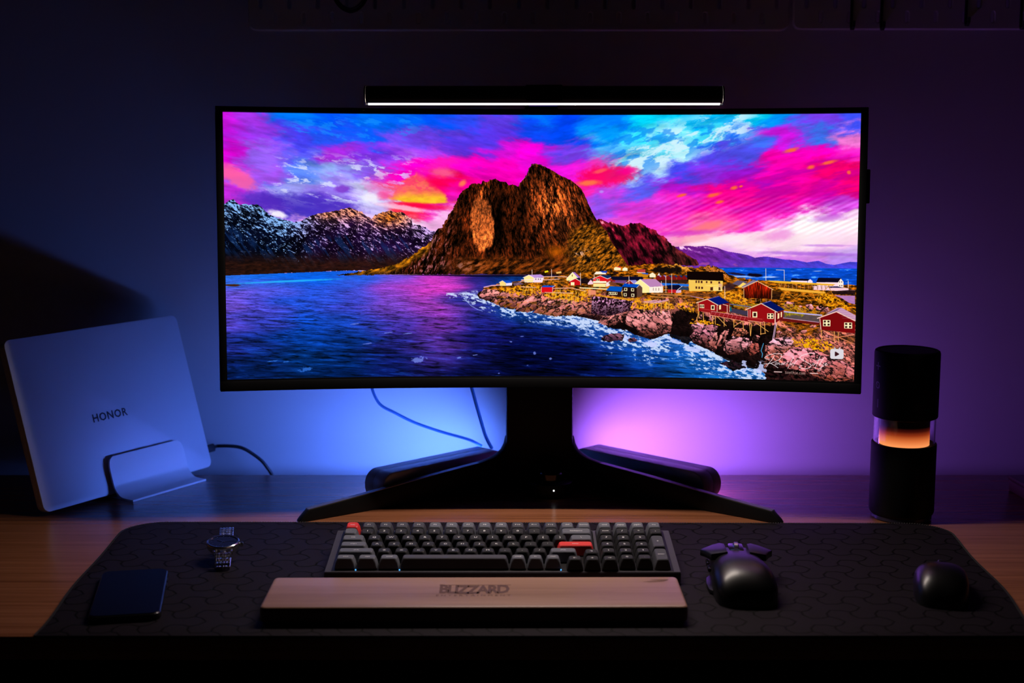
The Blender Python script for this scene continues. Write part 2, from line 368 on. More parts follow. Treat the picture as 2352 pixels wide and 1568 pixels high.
    # ---- far violet range and strait on the right
    far = pt((1545,570),(1553.6,564),(1587,561),(1604,563),(1627.6,561),(1653,565),(1666,570),(1678.6,574),(1704,578),(1724.5,582),(1740,588),(1752,586),(1765,585),(1783,587.5),(1806,591.5),(1831.6,593),(1857,598),(1870,596),(1882.7,594),(1900.5,601),(1918,603.5),(1933.7,600),(1954,596),(1985,597),(1985,660),(1545,660))
    b = box(1545, 555, 1985, 660); x = X[b]; y = Y[b]; m = pmask(far, x, y)
    n = fbm(x / 13., (y - .35 * x) / 6., 71, 4)
    t = ss(1560, 1960, x)[..., None]
    c = (np.array([.45,.12,.55]) * (1 - t) + np.array([.22,.25,.85]) * t) * (.62 + .75 * n)[..., None]
    w = (ss(.55, .66, n) * ss(1690, 1580, x) * ss(582, 566, y))[..., None]; c = c * (1 - w) + np.array([1., .8, .95]) * w
    w = (ss(.58, .7, fbm(x / 22., y / 9., 73, 3)) * ss(590, 604, y) * ss(1800, 1650, x) * .6)[..., None]; c = c * (1 - w) + np.array([.85, .35, .5]) * w
    w = (ss(586, 611, y) * .35)[..., None]; c = c * (1 - w) + np.array([.45, .3, .95]) * w
    I[b] = np.where(m[..., None], np.clip(c, 0, 1), I[b])
    b = box(1640, 609, 1985, 668); x = X[b]; y = Y[b]; m = (y > 610.5 + (x - 1660) * .002) & (y < 668)
    n = fbm(x / 16., y / 2.2, 77, 4)
    c = np.array([.03, .31, .84]) * (.6 + .75 * n)[..., None] + ss(.66, .76, n)[..., None] * .3
    I[b] = np.where(m[..., None], np.clip(c, 0, 1), I[b])
    blob(1700, 631, 45, 2, (190,215,255), .8, .03, 30, .6); blob(1775, 632, 16, 1.3, (235,240,255), .9, 0, 31, .5)
    blob(1740, 628, 18, 3.6, (15,8,28), 1, .06, 32, .5, .5); blob(1697, 625, 20, 2.6, (30,15,40), .9, .12, 33, .5, .5); blob(1880, 618, 9, .8, (200,215,255), .8)

    # ---- snowy range on the left
    rng = pt((500,470),(513.5,466),(523,459),(536,455.6),(547,466),(560,465),(574,467),(592,467),(602,475),(610,485),(623,492.5),(638,499),(656,503),(674,506.6),(689,504),(707,494),(732,486),(758,483.6),(778,478.5),(800,474.7),(819,482),(829,483.6),(834,491),(845,495),(850,499),(860,491),(873,486),(893,480),(908,485),(921,485),(931,492.5),(943,499),(945,514),(959,514),(975,519),(987.5,528),(1020,531),(1020,622),(800,618),(500,631))
    b = box(500, 450, 1020, 632); x = X[b]; y = Y[b]
    jit = (fbm(x / 6., y / 6., 80, 3) - .5) * 5
    m = pmask(rng, x, y + jit)
    top = np.interp(x, [p[0] for p in rng[:36]], [p[1] for p in rng[:36]])
    d = y - top
    dia = y - .45 * (x - 700)
    nf = fbm((x + (fbm(x / 14., y / 14., 82, 3) - .5) * 9) / 6.5, dia / 3.2, 83, 5, .76); nb = fbm(x / 38., (y + .5 * x) / 24., 87, 4)
    pur = ss(640, 760, x)[..., None]
    base = (np.array([.015,.03,.10]) * (1 - pur) + np.array([.10,.03,.17]) * pur) * (1.9 * nb)[..., None]
    snowc = np.array([.55,.75,1.]) * (1 - pur) + np.array([.88,.72,1.]) * pur
    snow = ss(.50, .64, nf + .22 * (nb - .5) - .0020 * (d - 24)) * ss(100, 56, d + 50 * (nb - .5)) * .95
    snow = snow + ss(.63, .70, nf) * ss(125, 90, d) * .7 + .35 * ss(36, 5, d) * ss(.38, .55, nf)
    c = base * (1 - np.clip(snow, 0, 1)[..., None]) + snowc * np.clip(snow, 0, 1)[..., None]
    blue = (ss(.5, .68, fbm((x - .7 * y) / 7., (y + .7 * x) / 46., 91, 4)) * ss(45, 70, d) * ss(150, 100, d) * .55)[..., None]
    c = c * (1 - blue) + np.array([.07, .2, .42]) * blue
    for gx, gy, gr, gs in ((893, 496, 48, .95), (800, 484, 48, .55), (740, 490, 26, .5)):
        g = (np.exp(-(((x - gx) / gr) ** 2 + ((y - gy) / (gr * .45)) ** 2)) * gs * (.35 + 1.0 * nf))[..., None]
        c = c * (1 - np.clip(g, 0, 1)) + np.array([1., .50, .10]) * np.clip((nf[..., None] - .28) * 3.4, .08, 1.3) * np.clip(g, 0, 1)
    br = (ss(566, 606, y + 20 * (nb - .5)))[..., None]
    c = c * (1 - br * .85) + np.array([.17,.075,.04]) * (.25 + 1.5 * fbm(x / 9., y / 3., 93, 4))[..., None] * br * .85
    I[b] = np.where(m[..., None], np.clip(c, 0, 1), I[b])

    # ---- open water
    wx = [520, 600, 700, 800, 900, 1000, 1100, 1200, 1300, 1400, 1500, 1600, 1700]
    wy = [630, 660, 700, 740, 780, 820, 860]
    wat = [
     [(40,110,235),(20,105,232),(10,95,228),(40,95,230),(120,80,220),(205,60,200),(40,30,120),(10,6,44),(10,6,44),(10,6,44),(10,6,44),(10,6,44),(10,6,44)],
     [(105,85,225),(80,85,225),(40,85,228),(70,80,222),(150,70,215),(220,60,200),(60,40,150),(15,25,95),(15,25,95),(20,40,120),(20,40,120),(20,40,120),(20,40,120)],
     [(110,80,215),(80,75,218),(35,80,218),(60,70,208),(120,70,205),(160,60,190),(45,45,150),(25,60,150),(60,100,190),(60,110,200),(60,110,200),(60,110,200),(60,110,200)],
     [(80,62,185),(50,60,180),(15,72,195),(22,66,180),(70,50,170),(115,50,172),(28,30,122),(10,25,95),(20,45,130),(50,95,190),(60,110,200),(60,110,200),(60,110,200)],
     [(35,42,138),(22,46,142),(6,58,156),(8,50,138),(36,38,135),(82,45,150),(20,20,102),(5,12,75),(8,20,92),(15,50,142),(40,95,195),(60,130,220),(60,130,220)],
     [(12,30,100),(8,36,106),(4,46,115),(4,40,110),(18,30,112),(52,35,122),(14,18,85),(3,8,56),(3,10,62),(5,20,92),(10,62,155),(20,110,205),(35,135,225)],
     [(4,22,72),(4,26,78),(2,32,86),(2,28,82),(7,20,80),(20,20,86),(6,12,66),(2,6,46),(2,8,52),(4,16,78),(6,46,128),(10,82,165),(30,122,205)]]
    b = box(500, 612, 1800, 900); x = X[b]; y = Y[b]
    m = (y > np.interp(x, [500, 800, 1000, 1300], [629, 618, 626, 626])) & ((x < 1660) | (y > 700))
    z = np.clip((y - 612) / 260, .02, 1)
    lx = np.log(z + .13)
    n = fbm(x / (14 + 40 * z) + 3 * lx, lx * 46 + (x - 1000) * -.006 * np.where(x < 1000, 1, .3), 101, 5, .68)
    rg = 1 - np.abs(2 * fbm(x / (22 + 70 * z), lx * 26 + (x - 1000) * -.004, 105, 4, .55) - 1)
    n2 = fbm(x / 130., y / 30., 107, 3)
    c = grid(wat, wx, wy, x + (n2 - .5) * 120, y + (n2 - .5) * 30)
    amp = .30 + 1.0 * np.clip(z * 1.25, 0, 1)
    c = c * np.clip(1.0 + (n - .50) * 1.5 * amp - ss(.86, .97, rg) * .42 * np.clip(z * 2.2, .1, 1), .10, 2.0)[..., None]
    w = (ss(.62, .76, n) * ss(.2, .7, z) * .22)[..., None]; c = c * (1 - w) + np.array([.12, .42, .85]) * w
    I[b] = np.where(m[..., None], np.clip(c, 0, 1), I[b])
    blob(660, 642, 110, 2.2, (40,190,255), .8, -.04, 34, .5, 1.); blob(533, 650.5, 18, 2.6, (70,35,15), 1, .02, 35, .4, .5)
    for a in ((812,741,7,.8),(840,787,10,1),(887,762,8,1.2),(932,764,9,1.),(960,825,17,5),(700,845,14,4),(625,826,14,1.5),(655,828,6,1.),(1176,783,4.5,2.2),(1200,771,5,1),(1230,810,2.5,2.5),(1214,838,3,1),(1267,823,3,2),(1092,814,6,1),(1055,820,5,2),(1146,857,2,1.5)):
        blob(a[0], a[1], a[2], a[3], (120,140,235) if a[0] > 800 else (50,115,220), .75, -.12, int(a[0]) % 40, 2.6, .5)

    # ---- the great rock
    mt = pt((766,629),(790,625),(820,621),(850,616),(880,611),(905,604),(925,594),(945,583),(962,571),(980,558),(992,543),(1000,528),(1015,518),(1028,495),(1043,469.6),(1056,444),(1066,434),(1084,421),(1102,420),(1110,413.5),(1117,417),(1125,411),(1138,408),(1150.5,416),(1163,416),(1170,424),(1178.6,421),(1192.6,427.5),(1195,417),(1212,402),(1217,385),(1224,376.5),(1235,375),(1252.6,380),(1270,389),(1293,403),(1314,411),(1339,431),(1349.5,452),(1362,480),(1375,503),(1398,528),(1408,551),(1428.6,579),(1447,607),(1452,632),(1250,628),(1100,627),(900,628))
    red = pt((1370,505),(1380,500),(1392,503),(1403,509),(1408,506),(1422,512),(1437,517),(1446,513),(1455,510),(1475,509),(1486,515),(1500,523),(1510,524),(1520,537),(1530.6,538.5),(1543,554),(1566,571.6),(1589,584),(1607,594.6),(1612,606),(1380,612))
    b = box(1365, 495, 1615, 615); x = X[b]; y = Y[b]; m = pmask(red, x + (fbm(x / 5., y / 5., 110, 3) - .5) * 4, y + (fbm(x / 5., y / 5., 111, 3) - .5) * 4)
    n = fbm((x - .45 * y) / 8., y / 17., 113, 5, .62)
    c = np.array([.52, .07, .17]) * np.clip((n - .33) * 3.4, .12, 2)[..., None] * (1.25 - .55 * ss(505, 600, y))[..., None]
    w = (ss(.62, .72, n) * ss(535, 512, y) * ss(1450, 1410, x))[..., None]; c = c * (1 - w) + np.array([1., .6, .7]) * w
    w = ss(1500, 1570, x)[..., None] * .5; c = c * (1 - w) + np.array([.45, .22, .16]) * np.clip((n - .25) * 2.4, .1, 2)[..., None] * w
    I[b] = np.where(m[..., None], np.clip(c, 0, 1), I[b])
    b = box(766, 370, 1455, 634); x = X[b]; y = Y[b]
    j = (fbm(x / 5., y / 5., 117, 3) - .5) * 5
    m = pmask(mt, x + j, y + j)
    lean = np.interp(x, [1000, 1100, 1220, 1400], [.25, .06, -.12, -.42])
    xs_ = x + lean * (y - 420)
    wx_ = xs_ + (fbm(x / 24., y / 40., 118, 3) - .5) * 9
    fine = fbm(wx_ / 3.2, y / 10., 119, 5, .74); mid = fbm(wx_ / 13., y / 40., 123, 4, .6); big = fbm(xs_ / 44., y / 90., 127, 3)
    ck = 1 - np.abs(2 * fbm(wx_ / 6., y / 34., 129, 4, .6) - 1)
    L = np.clip((fine * .85 + mid * .42 - .46) * 3.6, .03, 2.0) * (.45 + .95 * big) * (1 - .75 * ss(.84, .97, ck))
    lit = .75 * np.exp(-((((x - 1108) / 27) ** 2 + ((y - 512) / 60) ** 2)) ** 2) + .75 * np.exp(-(((x - 1262) / 46) ** 2 + ((y - 470) / 75) ** 2)) + .4 * np.exp(-(((x - 1110) / 14) ** 2 + ((y - 440) / 30) ** 2)) + .5 * np.exp(-(((x - 1320) / 30) ** 2 + ((y - 500) / 60) ** 2))
    dk = 1 - .85 * np.exp(-(((x - 1147) / 13) ** 2 + ((y - 500) / 70) ** 2)) - .5 * np.exp(-(((x - 1205) / 12) ** 2 + ((y - 470) / 70) ** 2)) - .6 * np.exp(-(((x - 1295) / 13) ** 2 + ((y - 512) / 26) ** 2)) - .45 * np.exp(-(((x - 1238) / 9) ** 2 + ((y - 430) / 40) ** 2))
    L = L * np.clip(dk, .08, 1) * (.62 + lit)
    hot = np.clip(lit, 0, 1)[..., None]
    col = np.array([.66, .23, .07]) * (1 - hot) + np.array([1.0, .46, .19]) * hot
    c = col * L[..., None]
    sd = np.sqrt(((x - 1108 - .06 * (y - 510)) / 27) ** 2 + ((y - 512) / 62) ** 2) + (fbm(x / 10., y / 14., 145, 3) - .5) * .35
    sl = ss(1.05, .9, sd)[..., None]
    sf = fbm((x + .12 * y) / 2.6, (y - .2 * x) / 7., 146, 5, .7); sk = 1 - np.abs(2 * fbm(x / 8., y / 12., 148, 4) - 1)
    c = c * (1 - sl) + np.array([1.0, .47, .20]) * (np.clip(1.9 * sf - .12, .1, 1.3) * (1 - .3 * ss(.88, .97, sk)) * (.72 + .5 * ss(460, 560, y)))[..., None] * sl
    rim_ = (np.exp(-((sd - 1.12) / .10) ** 2) * ss(1100, 1128, x) * .8)[..., None]; c = c * (1 - rim_)
    lilac = (ss(1060, 1000, x) * ss(.55, .7, fine))[..., None]; c = c * (1 - lilac) + np.array([.75, .42, .45]) * lilac * .9
    # grass aprons
    gb = fbm(x / 12., (y + .4 * x) / 6., 131, 5, .62)
    foot = ss(578, 606, y + 26 * (big - .5)) * ss(1000, 1090, x)
    g2 = np.clip(foot, 0, 1)[..., None]
    c = c * (1 - g2) + np.array([.50, .22, .05]) * np.clip((gb - .27) * 2.9, .08, 2)[..., None] * g2
    or_ = (np.exp(-(((x - 1280) / 22) ** 2 + ((y - 575) / 14) ** 2)) * .8)[..., None]; c = c * (1 - or_) + np.array([.85, .4, .03]) * (.6 + .7 * gb)[..., None] * or_
    rightg = ss(-8, 22, (y - np.interp(x, [1290, 1320, 1350, 1400, 1450], [560, 515, 502, 515, 560])) + 30 * (mid - .5)) * ss(1285, 1335, x)
    g2 = np.clip(rightg, 0, 1)[..., None]
    gy = fbm((x - .8 * y) / 11., (y + .8 * x) / 4.4, 137, 5, .68)
    c = c * (1 - g2) + (np.array([.72, .40, .07]) * np.clip((gy - .32) * 3.2, .06, 1.5)[..., None]) * g2
    leftg = ss(26, 4, y - np.interp(x, [p[0] for p in mt[:12]], [p[1] for p in mt[:12]]) + 14 * (mid - .5)) * ss(1000, 975, x)
    g2 = np.clip(leftg, 0, 1)[..., None]
    c = c * (1 - g2) + np.array([.88, .52, .06]) * np.clip((gb - .22) * 2.2, .1, 1.4)[..., None] * g2
    w = (ss(.55, .66, gb) * np.exp(-(((x - 1060) / 40) ** 2 + ((y - 608) / 12) ** 2)))[..., None] * .8; c = c * (1 - w) + np.array([.62, .40, .36]) * w
    w = (ss(.56, .7, fine) * np.exp(-(((x - 1335) / 20) ** 2 + ((y - 580) / 16) ** 2)))[..., None] * .9; c = c * (1 - w) + np.array([.95, .72, .6]) * w
    c = c * (1 - .4 * ss(618, 628, y)[..., None])
    I[b] = np.where(m[..., None], np.clip(c, 0, 1), I[b])
    line([(1215,402),(1217,386),(1224,377),(1235,375.4),(1252,380)], (255,150,170), .8, .5); line([(1195,426),(1195.5,417),(1212,402.5)], (255,150,200), .8, .6)
    line([(870,627),(960,628),(1100,628.5),(1210,629)], (215,150,160), 1.2, .5)
    poly([(900,629),(1000,627.5),(1100,628.5),(1205,629),(1205,637),(1120,634),(1000,630.5)], (8,4,30), .8)

    # ---- village headland: foam first, then ground
    shore = pt((1097,673),(1100,683),(1125,690),(1160,700),(1190,708),(1230,712),(1260,717),(1320,722),(1385,736),(1400,748),(1445,756),(1462,766),(1500,778),(1540,764),(1560,768),(1590,772),(1600,787),(1635,802),(1655,812),(1690,826),(1720,836),(1750,846),(1762,856),(1772,880))
    b = box(1050, 655, 1790, 885); x = X[b]; y = Y[b]
    sxp = np.array([p[0] for p in shore]); syp = np.array([p[1] for p in shore])
    ys_ = np.interp(x, sxp, syp)
    wid = np.interp(x, [1050, 1090, 1150, 1250, 1320, 1380, 1450, 1520, 1600, 1700, 1780], [10, 24, 26, 26, 32, 54, 52, 50, 62, 54, 40])
    d = (y - ys_) / wid
    n = fbm(x / 11., (y - .18 * x) / 4.2, 141, 5, .66); nbg = fbm(x / 36., (y - .2 * x) / 13., 147, 3)
    f = ss(.50, .64, n + .22 * (nbg - .5) + .20 * (1 - np.clip(d, 0, 1.3)) - .07) * ss(1.5, .7, d + (nbg - .5) * .8) * ss(-.5, -.1, d)
    halo = (ss(1.9, .3, d) * ss(1080, 1180, x) * .55)[..., None]
    I[b] = I[b] * (1 - halo) + np.array([.04, .32, .72]) * (.4 + 1.1 * n)[..., None] * halo
    f = f[..., None] * .95
    I[b] = I[b] * (1 - f) + np.array([.82, .88, 1.]) * f
    for k in range(3):
        line([(1065 + 5 * k,683 + 3 * k),(1072 + 5 * k,674),(1090 + 4 * k,668 + k)], (170,190,255), 1, .6)
    line([(1064,682),(1082,700),(1096,708),(1108,712)], (170,200,255), 1.6, .6)

    land = shore[::-1] + pt((1112,660),(1130,654),(1146,650),(1170,648),(1200,641),(1250,633),(1300,629),(1345,622),(1400,618),(1440,609),(1480,604),(1530,602),(1570,607),(1600,612),(1620,608),(1645,607),(1665,615),(1680,627),(1700,634),(1750,640),(1850,644),(1990,652),(1990,890))
    b = box(1090, 595, 1990, 890); x = X[b]; y = Y[b]
    j = (fbm(x / 7., y / 5., 150, 3) - .5) * 6
    m = pmask(land, x + j, y + j)
    ys_ = np.interp(x, sxp, syp); ytop = np.interp(x, [1097,1146,1250,1400,1480,1600,1700,1990], [672,650,633,618,604,612,634,652])
    h = (y - ytop) / np.maximum(ys_ - ytop, 8)
    dia = np.where(x < 1560, y + .45 * x, y - .5 * (x - 1560) + 702)
    g = fbm(x / 8., y / 3.2, 151, 5, .66); r1 = fbm(x / 10., (dia) / 6., 157, 5, .6); r2 = fbm(x / 26., y / 18., 163, 4)
    grass = np.array([.78, .42, .05]) * np.clip((g - .30) * 3.0, .07, 1.5)[..., None]
    wv = 1 - np.abs(2 * r1 - 1) * 2.2; crack = ss(.62, .92, wv)
    rock = np.array([.74, .40, .36]) * np.clip((r1 * .6 + r2 * .7 + g * .35 - .48) * 2.4, .05, 1.4)[..., None]
    rock = rock * (1 - .85 * crack[..., None])
    t = ss(.36, .66, h + .75 * (r2 - .5))[..., None]
    c = grass * (1 - t) + rock * t
    dark = (ss(-20, -3, y - ys_ + 14 * (r2 - .5)) * np.where(x < 1750, 1, 0))[..., None]
    c = c * (1 - dark * .86) + np.array([.06, .02, .03]) * dark * .86
    I[b] = np.where(m[..., None], np.clip(c, 0, 1), I[b])

    def rockb(pts, hi=(222,132,128), lo=(62,22,15), ang=.5, sd=0, gl=0.0):
        xs = [p[0] for p in pts]; ys = [p[1] for p in pts]
        x0, x1, y0, y1 = min(xs), max(xs), min(ys), max(ys)
        b = box(x0, y0, x1, y1, 5); x = X[b]; y = Y[b]
        j1 = (fbm(x / 6., y / 6., 170 + sd, 3) - .5) * 7; j2 = (fbm(x / 6., y / 6., 270 + sd, 3) - .5) * 6
        m = pmask(pts, x + j1, y + j2).astype(np.float32)
        ca, sa = np.cos(ang), np.sin(ang)
        u = x * ca + y * sa; v = -x * sa + y * ca
        n = fbm(u / 11., v / 3.8, 180 + sd, 5, .64); n2 = fbm(u / 16., v / 12., 190 + sd, 4)
        t = np.clip((y - y0) / (y1 - y0 + 1e-3), 0, 1)
        Lm = np.clip(1.12 - .95 * t ** 1.5 + (n2 - .5) * .9, .05, 1.2)
        c = (np.array(lo) / 255. * (1 - Lm[..., None]) + np.array(hi) / 255. * Lm[..., None]) * np.clip(.25 + 1.5 * n, .2, 1.25)[..., None]
        ck = ss(.40, .33, n)[..., None] * .85 + ss(.07, .02, np.abs(n2 - .5))[..., None] * .8
        c = c * np.clip(1 - ck, .06, 1)
        if gl:
            w = (ss(.5, .62, fbm(x / 8., y / 4., 199 + sd, 4)) * gl)[..., None]; c = c * (1 - w) + np.array([.85, .48, .06]) * w
        e = m[..., None] * .96
        I[b] = I[b] * (1 - e) + np.clip(c, 0, 1) * e
    # dark clefts
    for pts in (pt((1548,725),(1575,700),(1605,715),(1600,770),(1590,790),(1545,770),(1550,740)), pt((1395,735),(1445,740),(1452,757),(1400,750)), pt((1432,722),(1466,712),(1470,770),(1440,752)),
                pt((1660,770),(1690,745),(1760,760),(1765,800),(1760,850),(1700,836),(1650,812)), pt((1600,715),(1700,740),(1790,745),(1785,790),(1640,790))):
        b = box(min(p[0] for p in pts), min(p[1] for p in pts), max(p[0] for p in pts), max(p[1] for p in pts)); x = X[b]; y = Y[b]
        j = (fbm(x / 8., y / 8., 201, 3) - .5) * 14
        k = (pmask(pts, x + j, y + j) * .9)[..., None]; I[b] = I[b] * (1 - k) + np.array([.05, .018, .02]) * (1.6 * fbm(x / 6., y / 6., 203, 3))[..., None] * k
    rockb(pt((1100,676),(1112,662),(1140,662),(1150,672),(1140,688),(1118,688)), sd=1, ang=-.3, lo=(40,15,20))
    rockb(pt((1127,690),(1150,668),(1190,664),(1208,680),(1206,700),(1178,708),(1150,702)), sd=2, ang=-.35, gl=.5)
    rockb(pt((1184,712),(1200,690),(1240,672),(1252,686),(1246,706),(1215,716)), sd=3, ang=-.35, gl=.35)
    rockb(pt((1228,716),(1245,694),(1290,682),(1350,690),(1362,700),(1350,718),(1320,722),(1270,724)), sd=4, ang=-.5, lo=(90,40,15), gl=.2)
    rockb(pt((1378,738),(1392,722),(1420,712),(1436,716),(1430,738),(1405,748)), sd=5, ang=-.5)
    rockb(pt((1440,740),(1448,715),(1470,708),(1545,712),(1550,735),(1545,760),(1500,770),(1460,752)), sd=6, ang=.6, hi=(235,140,140))
    rockb(pt((1592,748),(1602,738),(1628,740),(1620,752),(1600,758)), sd=7, hi=(220,140,160)); rockb(pt((1591,770),(1604,754),(1630,742),(1656,746),(1648,768),(1626,790),(1600,784)), sd=8, ang=.35, hi=(220,130,150))
    rockb(pt((1633,790),(1645,765),(1656,760),(1654,778),(1644,804)), sd=9, ang=-1.1); rockb(pt((1652,790),(1664,762),(1680,752),(1678,766),(1664,792)), sd=10, ang=-1.1)
    rockb(pt((1668,800),(1672,782),(1690,770),(1718,772),(1734,782),(1724,798),(1700,810),(1680,812)), sd=11, ang=.2, hi=(235,150,160)); rockb(pt((1686,768),(1692,752),(1716,748),(1726,762),(1712,770)), sd=12, ang=.4, hi=(230,130,100))
    rockb(pt((1720,800),(1738,782),(1750,790),(1748,806),(1730,814)), sd=13, hi=(190,90,80)); rockb(pt((1732,772),(1740,764),(1752,768),(1748,780),(1738,782)), sd=14)
    rockb(pt((1763,796),(1775,778),(1800,770),(1822,772),(1828,782),(1812,800),(1800,810),(1768,802)), sd=15, ang=.4, hi=(235,160,175), lo=(150,70,50))
    rockb(pt((1805,808),(1830,792),(1860,794),(1900,812),(1962,836),(1972,868),(1900,872),(1850,858),(1800,840)), sd=16, ang=.42, hi=(230,130,140), lo=(120,50,30))
    rockb(pt((1765,855),(1790,840),(1850,850),(1900,872),(1980,872),(1980,890),(1765,890)), sd=17, ang=.4, hi=(60,25,25), lo=(8,3,5))
    rockb(pt((1762,862),(1768,826),(1790,826),(1830,850),(1800,868)), sd=18, ang=.4, hi=(45,18,20), lo=(10,4,6))
    for a in ((1818,697,14,9),(1843,705,6,7),(1862,703,11,9),(1885,706,9,8),(1897,707,9,6),(1795,760,7,4),(1640,728,6,8),(1615,725,5,5),(1870,745,7,4),(1850,758,8,4),(1905,770,9,4)):
        cx, cy, rx, ry = a
        rockb(pt((cx - rx, cy + ry * .3), (cx - rx * .5, cy - ry), (cx + rx * .6, cy - ry * .9), (cx + rx, cy + ry * .2), (cx + rx * .4, cy + ry), (cx - rx * .6, cy + ry)), sd=20 + int(cx) % 30, ang=.6, hi=(225,135,140), lo=(80,35,25))
    # golden grass fringes
    def turf(pts, sd, col=(240,150,15), th=.42):
        b = box(min(p[0] for p in pts), min(p[1] for p in pts), max(p[0] for p in pts), max(p[1] for p in pts)); x = X[b]; y = Y[b]
        j = (fbm(x / 8., y / 8., 210 + sd, 3) - .5) * 14
        n = fbm((x + .3 * y) / 4.2, (y - .3 * x) / 3., 220 + sd, 5, .66)
        k = (pmask(pts, x + j, y + j) * ss(th, th + .14, n) * .95)[..., None]
        I[b] = I[b] * (1 - k) + np.clip(np.array(col) / 255. * np.clip(.4 + 1.2 * n, .3, 1.3)[..., None], 0, 1) * k
    turf(pt((1150,662),(1200,652),(1240,650),(1250,668),(1215,676),(1170,672)), 1); turf(pt((1245,672),(1300,660),(1375,668),(1372,690),(1330,688),(1270,684)), 2)
    turf(pt((1390,676),(1470,682),(1545,690),(1560,706),(1500,708),(1450,708),(1446,690),(1400,682)), 3); turf(pt((1592,742),(1596,732),(1640,735),(1660,742),(1620,744)), 4)
    turf(pt((1660,662),(1715,672),(1730,700),(1690,690),(1660,680)), 5, (225,140,20)); turf(pt((1880,664),(1920,676),(1964,708),(1930,706),(1880,690)), 6); turf(pt((1822,776),(1860,772),(1900,778),(1930,800),(1880,800),(1830,792)), 7, (250,160,5))
    turf(pt((1685,690),(1720,696),(1800,700),(1790,712),(1690,700)), 8, (150,120,20), .36); turf(pt((1560,690),(1600,690),(1600,715),(1560,705)), 9); turf(pt((1800,690),(1890,712),(1885,722),(1800,712)), 10, (170,120,20), .4)
    turf(pt((1500,612),(1560,603),(1600,612),(1585,622),(1530,618)), 11, (215,140,50), .4); turf(pt((1620,612),(1645,607),(1668,618),(1684,636),(1660,636),(1640,622)), 12, (190,110,50), .38)
    # stone embankment
    b = box(1362, 676, 1462, 726); x = X[b]; y = Y[b]
    em = pt((1364,678),(1392,680),(1440,686),(1460,690),(1450,712),(1400,724),(1362,718))
    n = vnoise(x / 2.6, y / 2.2, 231); n2 = fbm(x / 9., y / 9., 233, 3)
    k = (pmask(em, x, y) * .95)[..., None]
    cc = np.where((n > .62)[..., None], np.array([.72, .50, .66]) * (1.2 - .8 * ss(684, 716, y))[..., None], np.where((n > .48)[..., None], np.array([.40, .22, .30]), np.array([.09, .035, .08])))
    I[b] = I[b] * (1 - k) + cc * (.5 + n2)[..., None] * k

    # ---- roads
    poly([(1690,705),(1730,712),(1724,722),(1680,713)], (62,52,74)); poly([(1806,713),(1888,722),(1886,736),(1800,726)], (86,74,80), .9); turf(pt((1806,712),(1850,714),(1845,723),(1806,722)), 14, (140,120,25), .3)
    line([(1805,711.5),(1850,716),(1890,719.5)], (185,175,240), 3); line([(1798,725.5),(1884,736)], (215,160,205), 1.3); poly([(1796,727),(1885,737),(1884,742),(1796,733)], (105,18,18))
    line([(1592,676.5),(1622,683)], (190,140,190), 1.6); line([(1682,695),(1730,701)], (95,95,150), 2); line([(1503,672),(1590,676)], (200,130,70), 3, .9); line([(1500,679),(1550,680)], (215,140,60), 2.4, .9)

    # ---- houses
    T = (255, 238, 205)
    def win(x0, y0, x1, y1, n=1, rows=1):
        poly([(x0, y0), (x1, y0 + .3), (x1, y1 + .3), (x0, y1)], (255, 245, 190))
        w = (x1 - x0) / n
        for i in range(n):
            for r in range(rows):
                hh = (y1 - y0) / rows
                poly([(x0 + w * i + w * .22, y0 + hh * r + hh * .2), (x0 + w * (i + 1) - w * .22, y0 + hh * r + hh * .2), (x0 + w * (i + 1) - w * .22, y0 + hh * (r + 1) - hh * .18), (x0 + w * i + w * .22, y0 + hh * (r + 1) - hh * .18)], (55, 25, 25))
    # far hamlet
    poly([(1370,625),(1374,621),(1398,620),(1396,627),(1370,627)], (255,245,225)); poly([(1383,620),(1399,619),(1399,624),(1388,623)], (20,60,190)); poly([(1415,613),(1419,610),(1431,612),(1431,618),(1416,618)], (255,240,190)); poly([(1420,610),(1430,608.5),(1432,612)], (225,20,30))
    poly([(1435,614),(1440,610.5),(1447,613),(1447,619),(1435,619)], (255,248,210)); poly([(1470,616),(1488,615),(1488,623),(1469,622)], (190,60,60)); line([(1469,623),(1488,623.5)], (255,245,225), 1.6)
    poly([(1471,626),(1476,624),(1495,625),(1494,634),(1471,633)], (205,130,20)); poly([(1478,624),(1494,624),(1495,627.5),(1482,626)], (15,70,200)); poly([(1413,622),(1424,621),(1426,626),(1414,627)], (45,20,15))
    poly([(1498,634),(1498,626.5),(1505,622.5),(1512,628),(1512,634)], (255,240,200)); poly([(1516,630),(1520,622.5),(1522,630)], (250,240,235))
    for i, x0 in enumerate((1513,1524,1536,1549,1561,1573)):
        poly([(x0, 640), (x0, 633), (x0 + 5, 629), (x0 + 11, 634), (x0 + 11, 640)], (125,18,20)); poly([(x0 + 5, 629), (x0 + 10, 628.6), (x0 + 14, 633), (x0 + 11, 634)], (150,120,190) if i < 2 else (20,50,110))
    poly([(1512,640),(1586,639),(1586,647),(1512,646)], (50,25,20), .9); line([(1510,649),(1586,652)], (35,110,220), 6)
    for cx in (1512,1520,1528,1536,1543,1552,1560,1566): blob(cx, 615 + (cx % 5), 6, 7, (18,10,8), .95, 0, cx % 30, .5, .5)
    poly([(1253,620),(1261,618),(1263,622),(1254,624)], (240,215,20)); poly([(1280,622),(1292,620),(1293,625),(1281,626)], (240,180,90))
    # white houses on the point
    poly([(1228,635),(1252,634.5),(1248,646),(1206,646)], (250,225,240)); poly([(1204.8,634.7),(1216.7,629),(1228.6,634.7),(1226,645),(1206,645)], (255,235,150)); poly([(1216.7,628.7),(1244,627.4),(1255,633.4),(1227.8,635.2)], (190,145,222)); line([(1203,635),(1216.7,628.8),(1228,635)], (255,235,250), 1.2); line([(1199,640),(1252,638.5)], (255,225,235), 1.4)
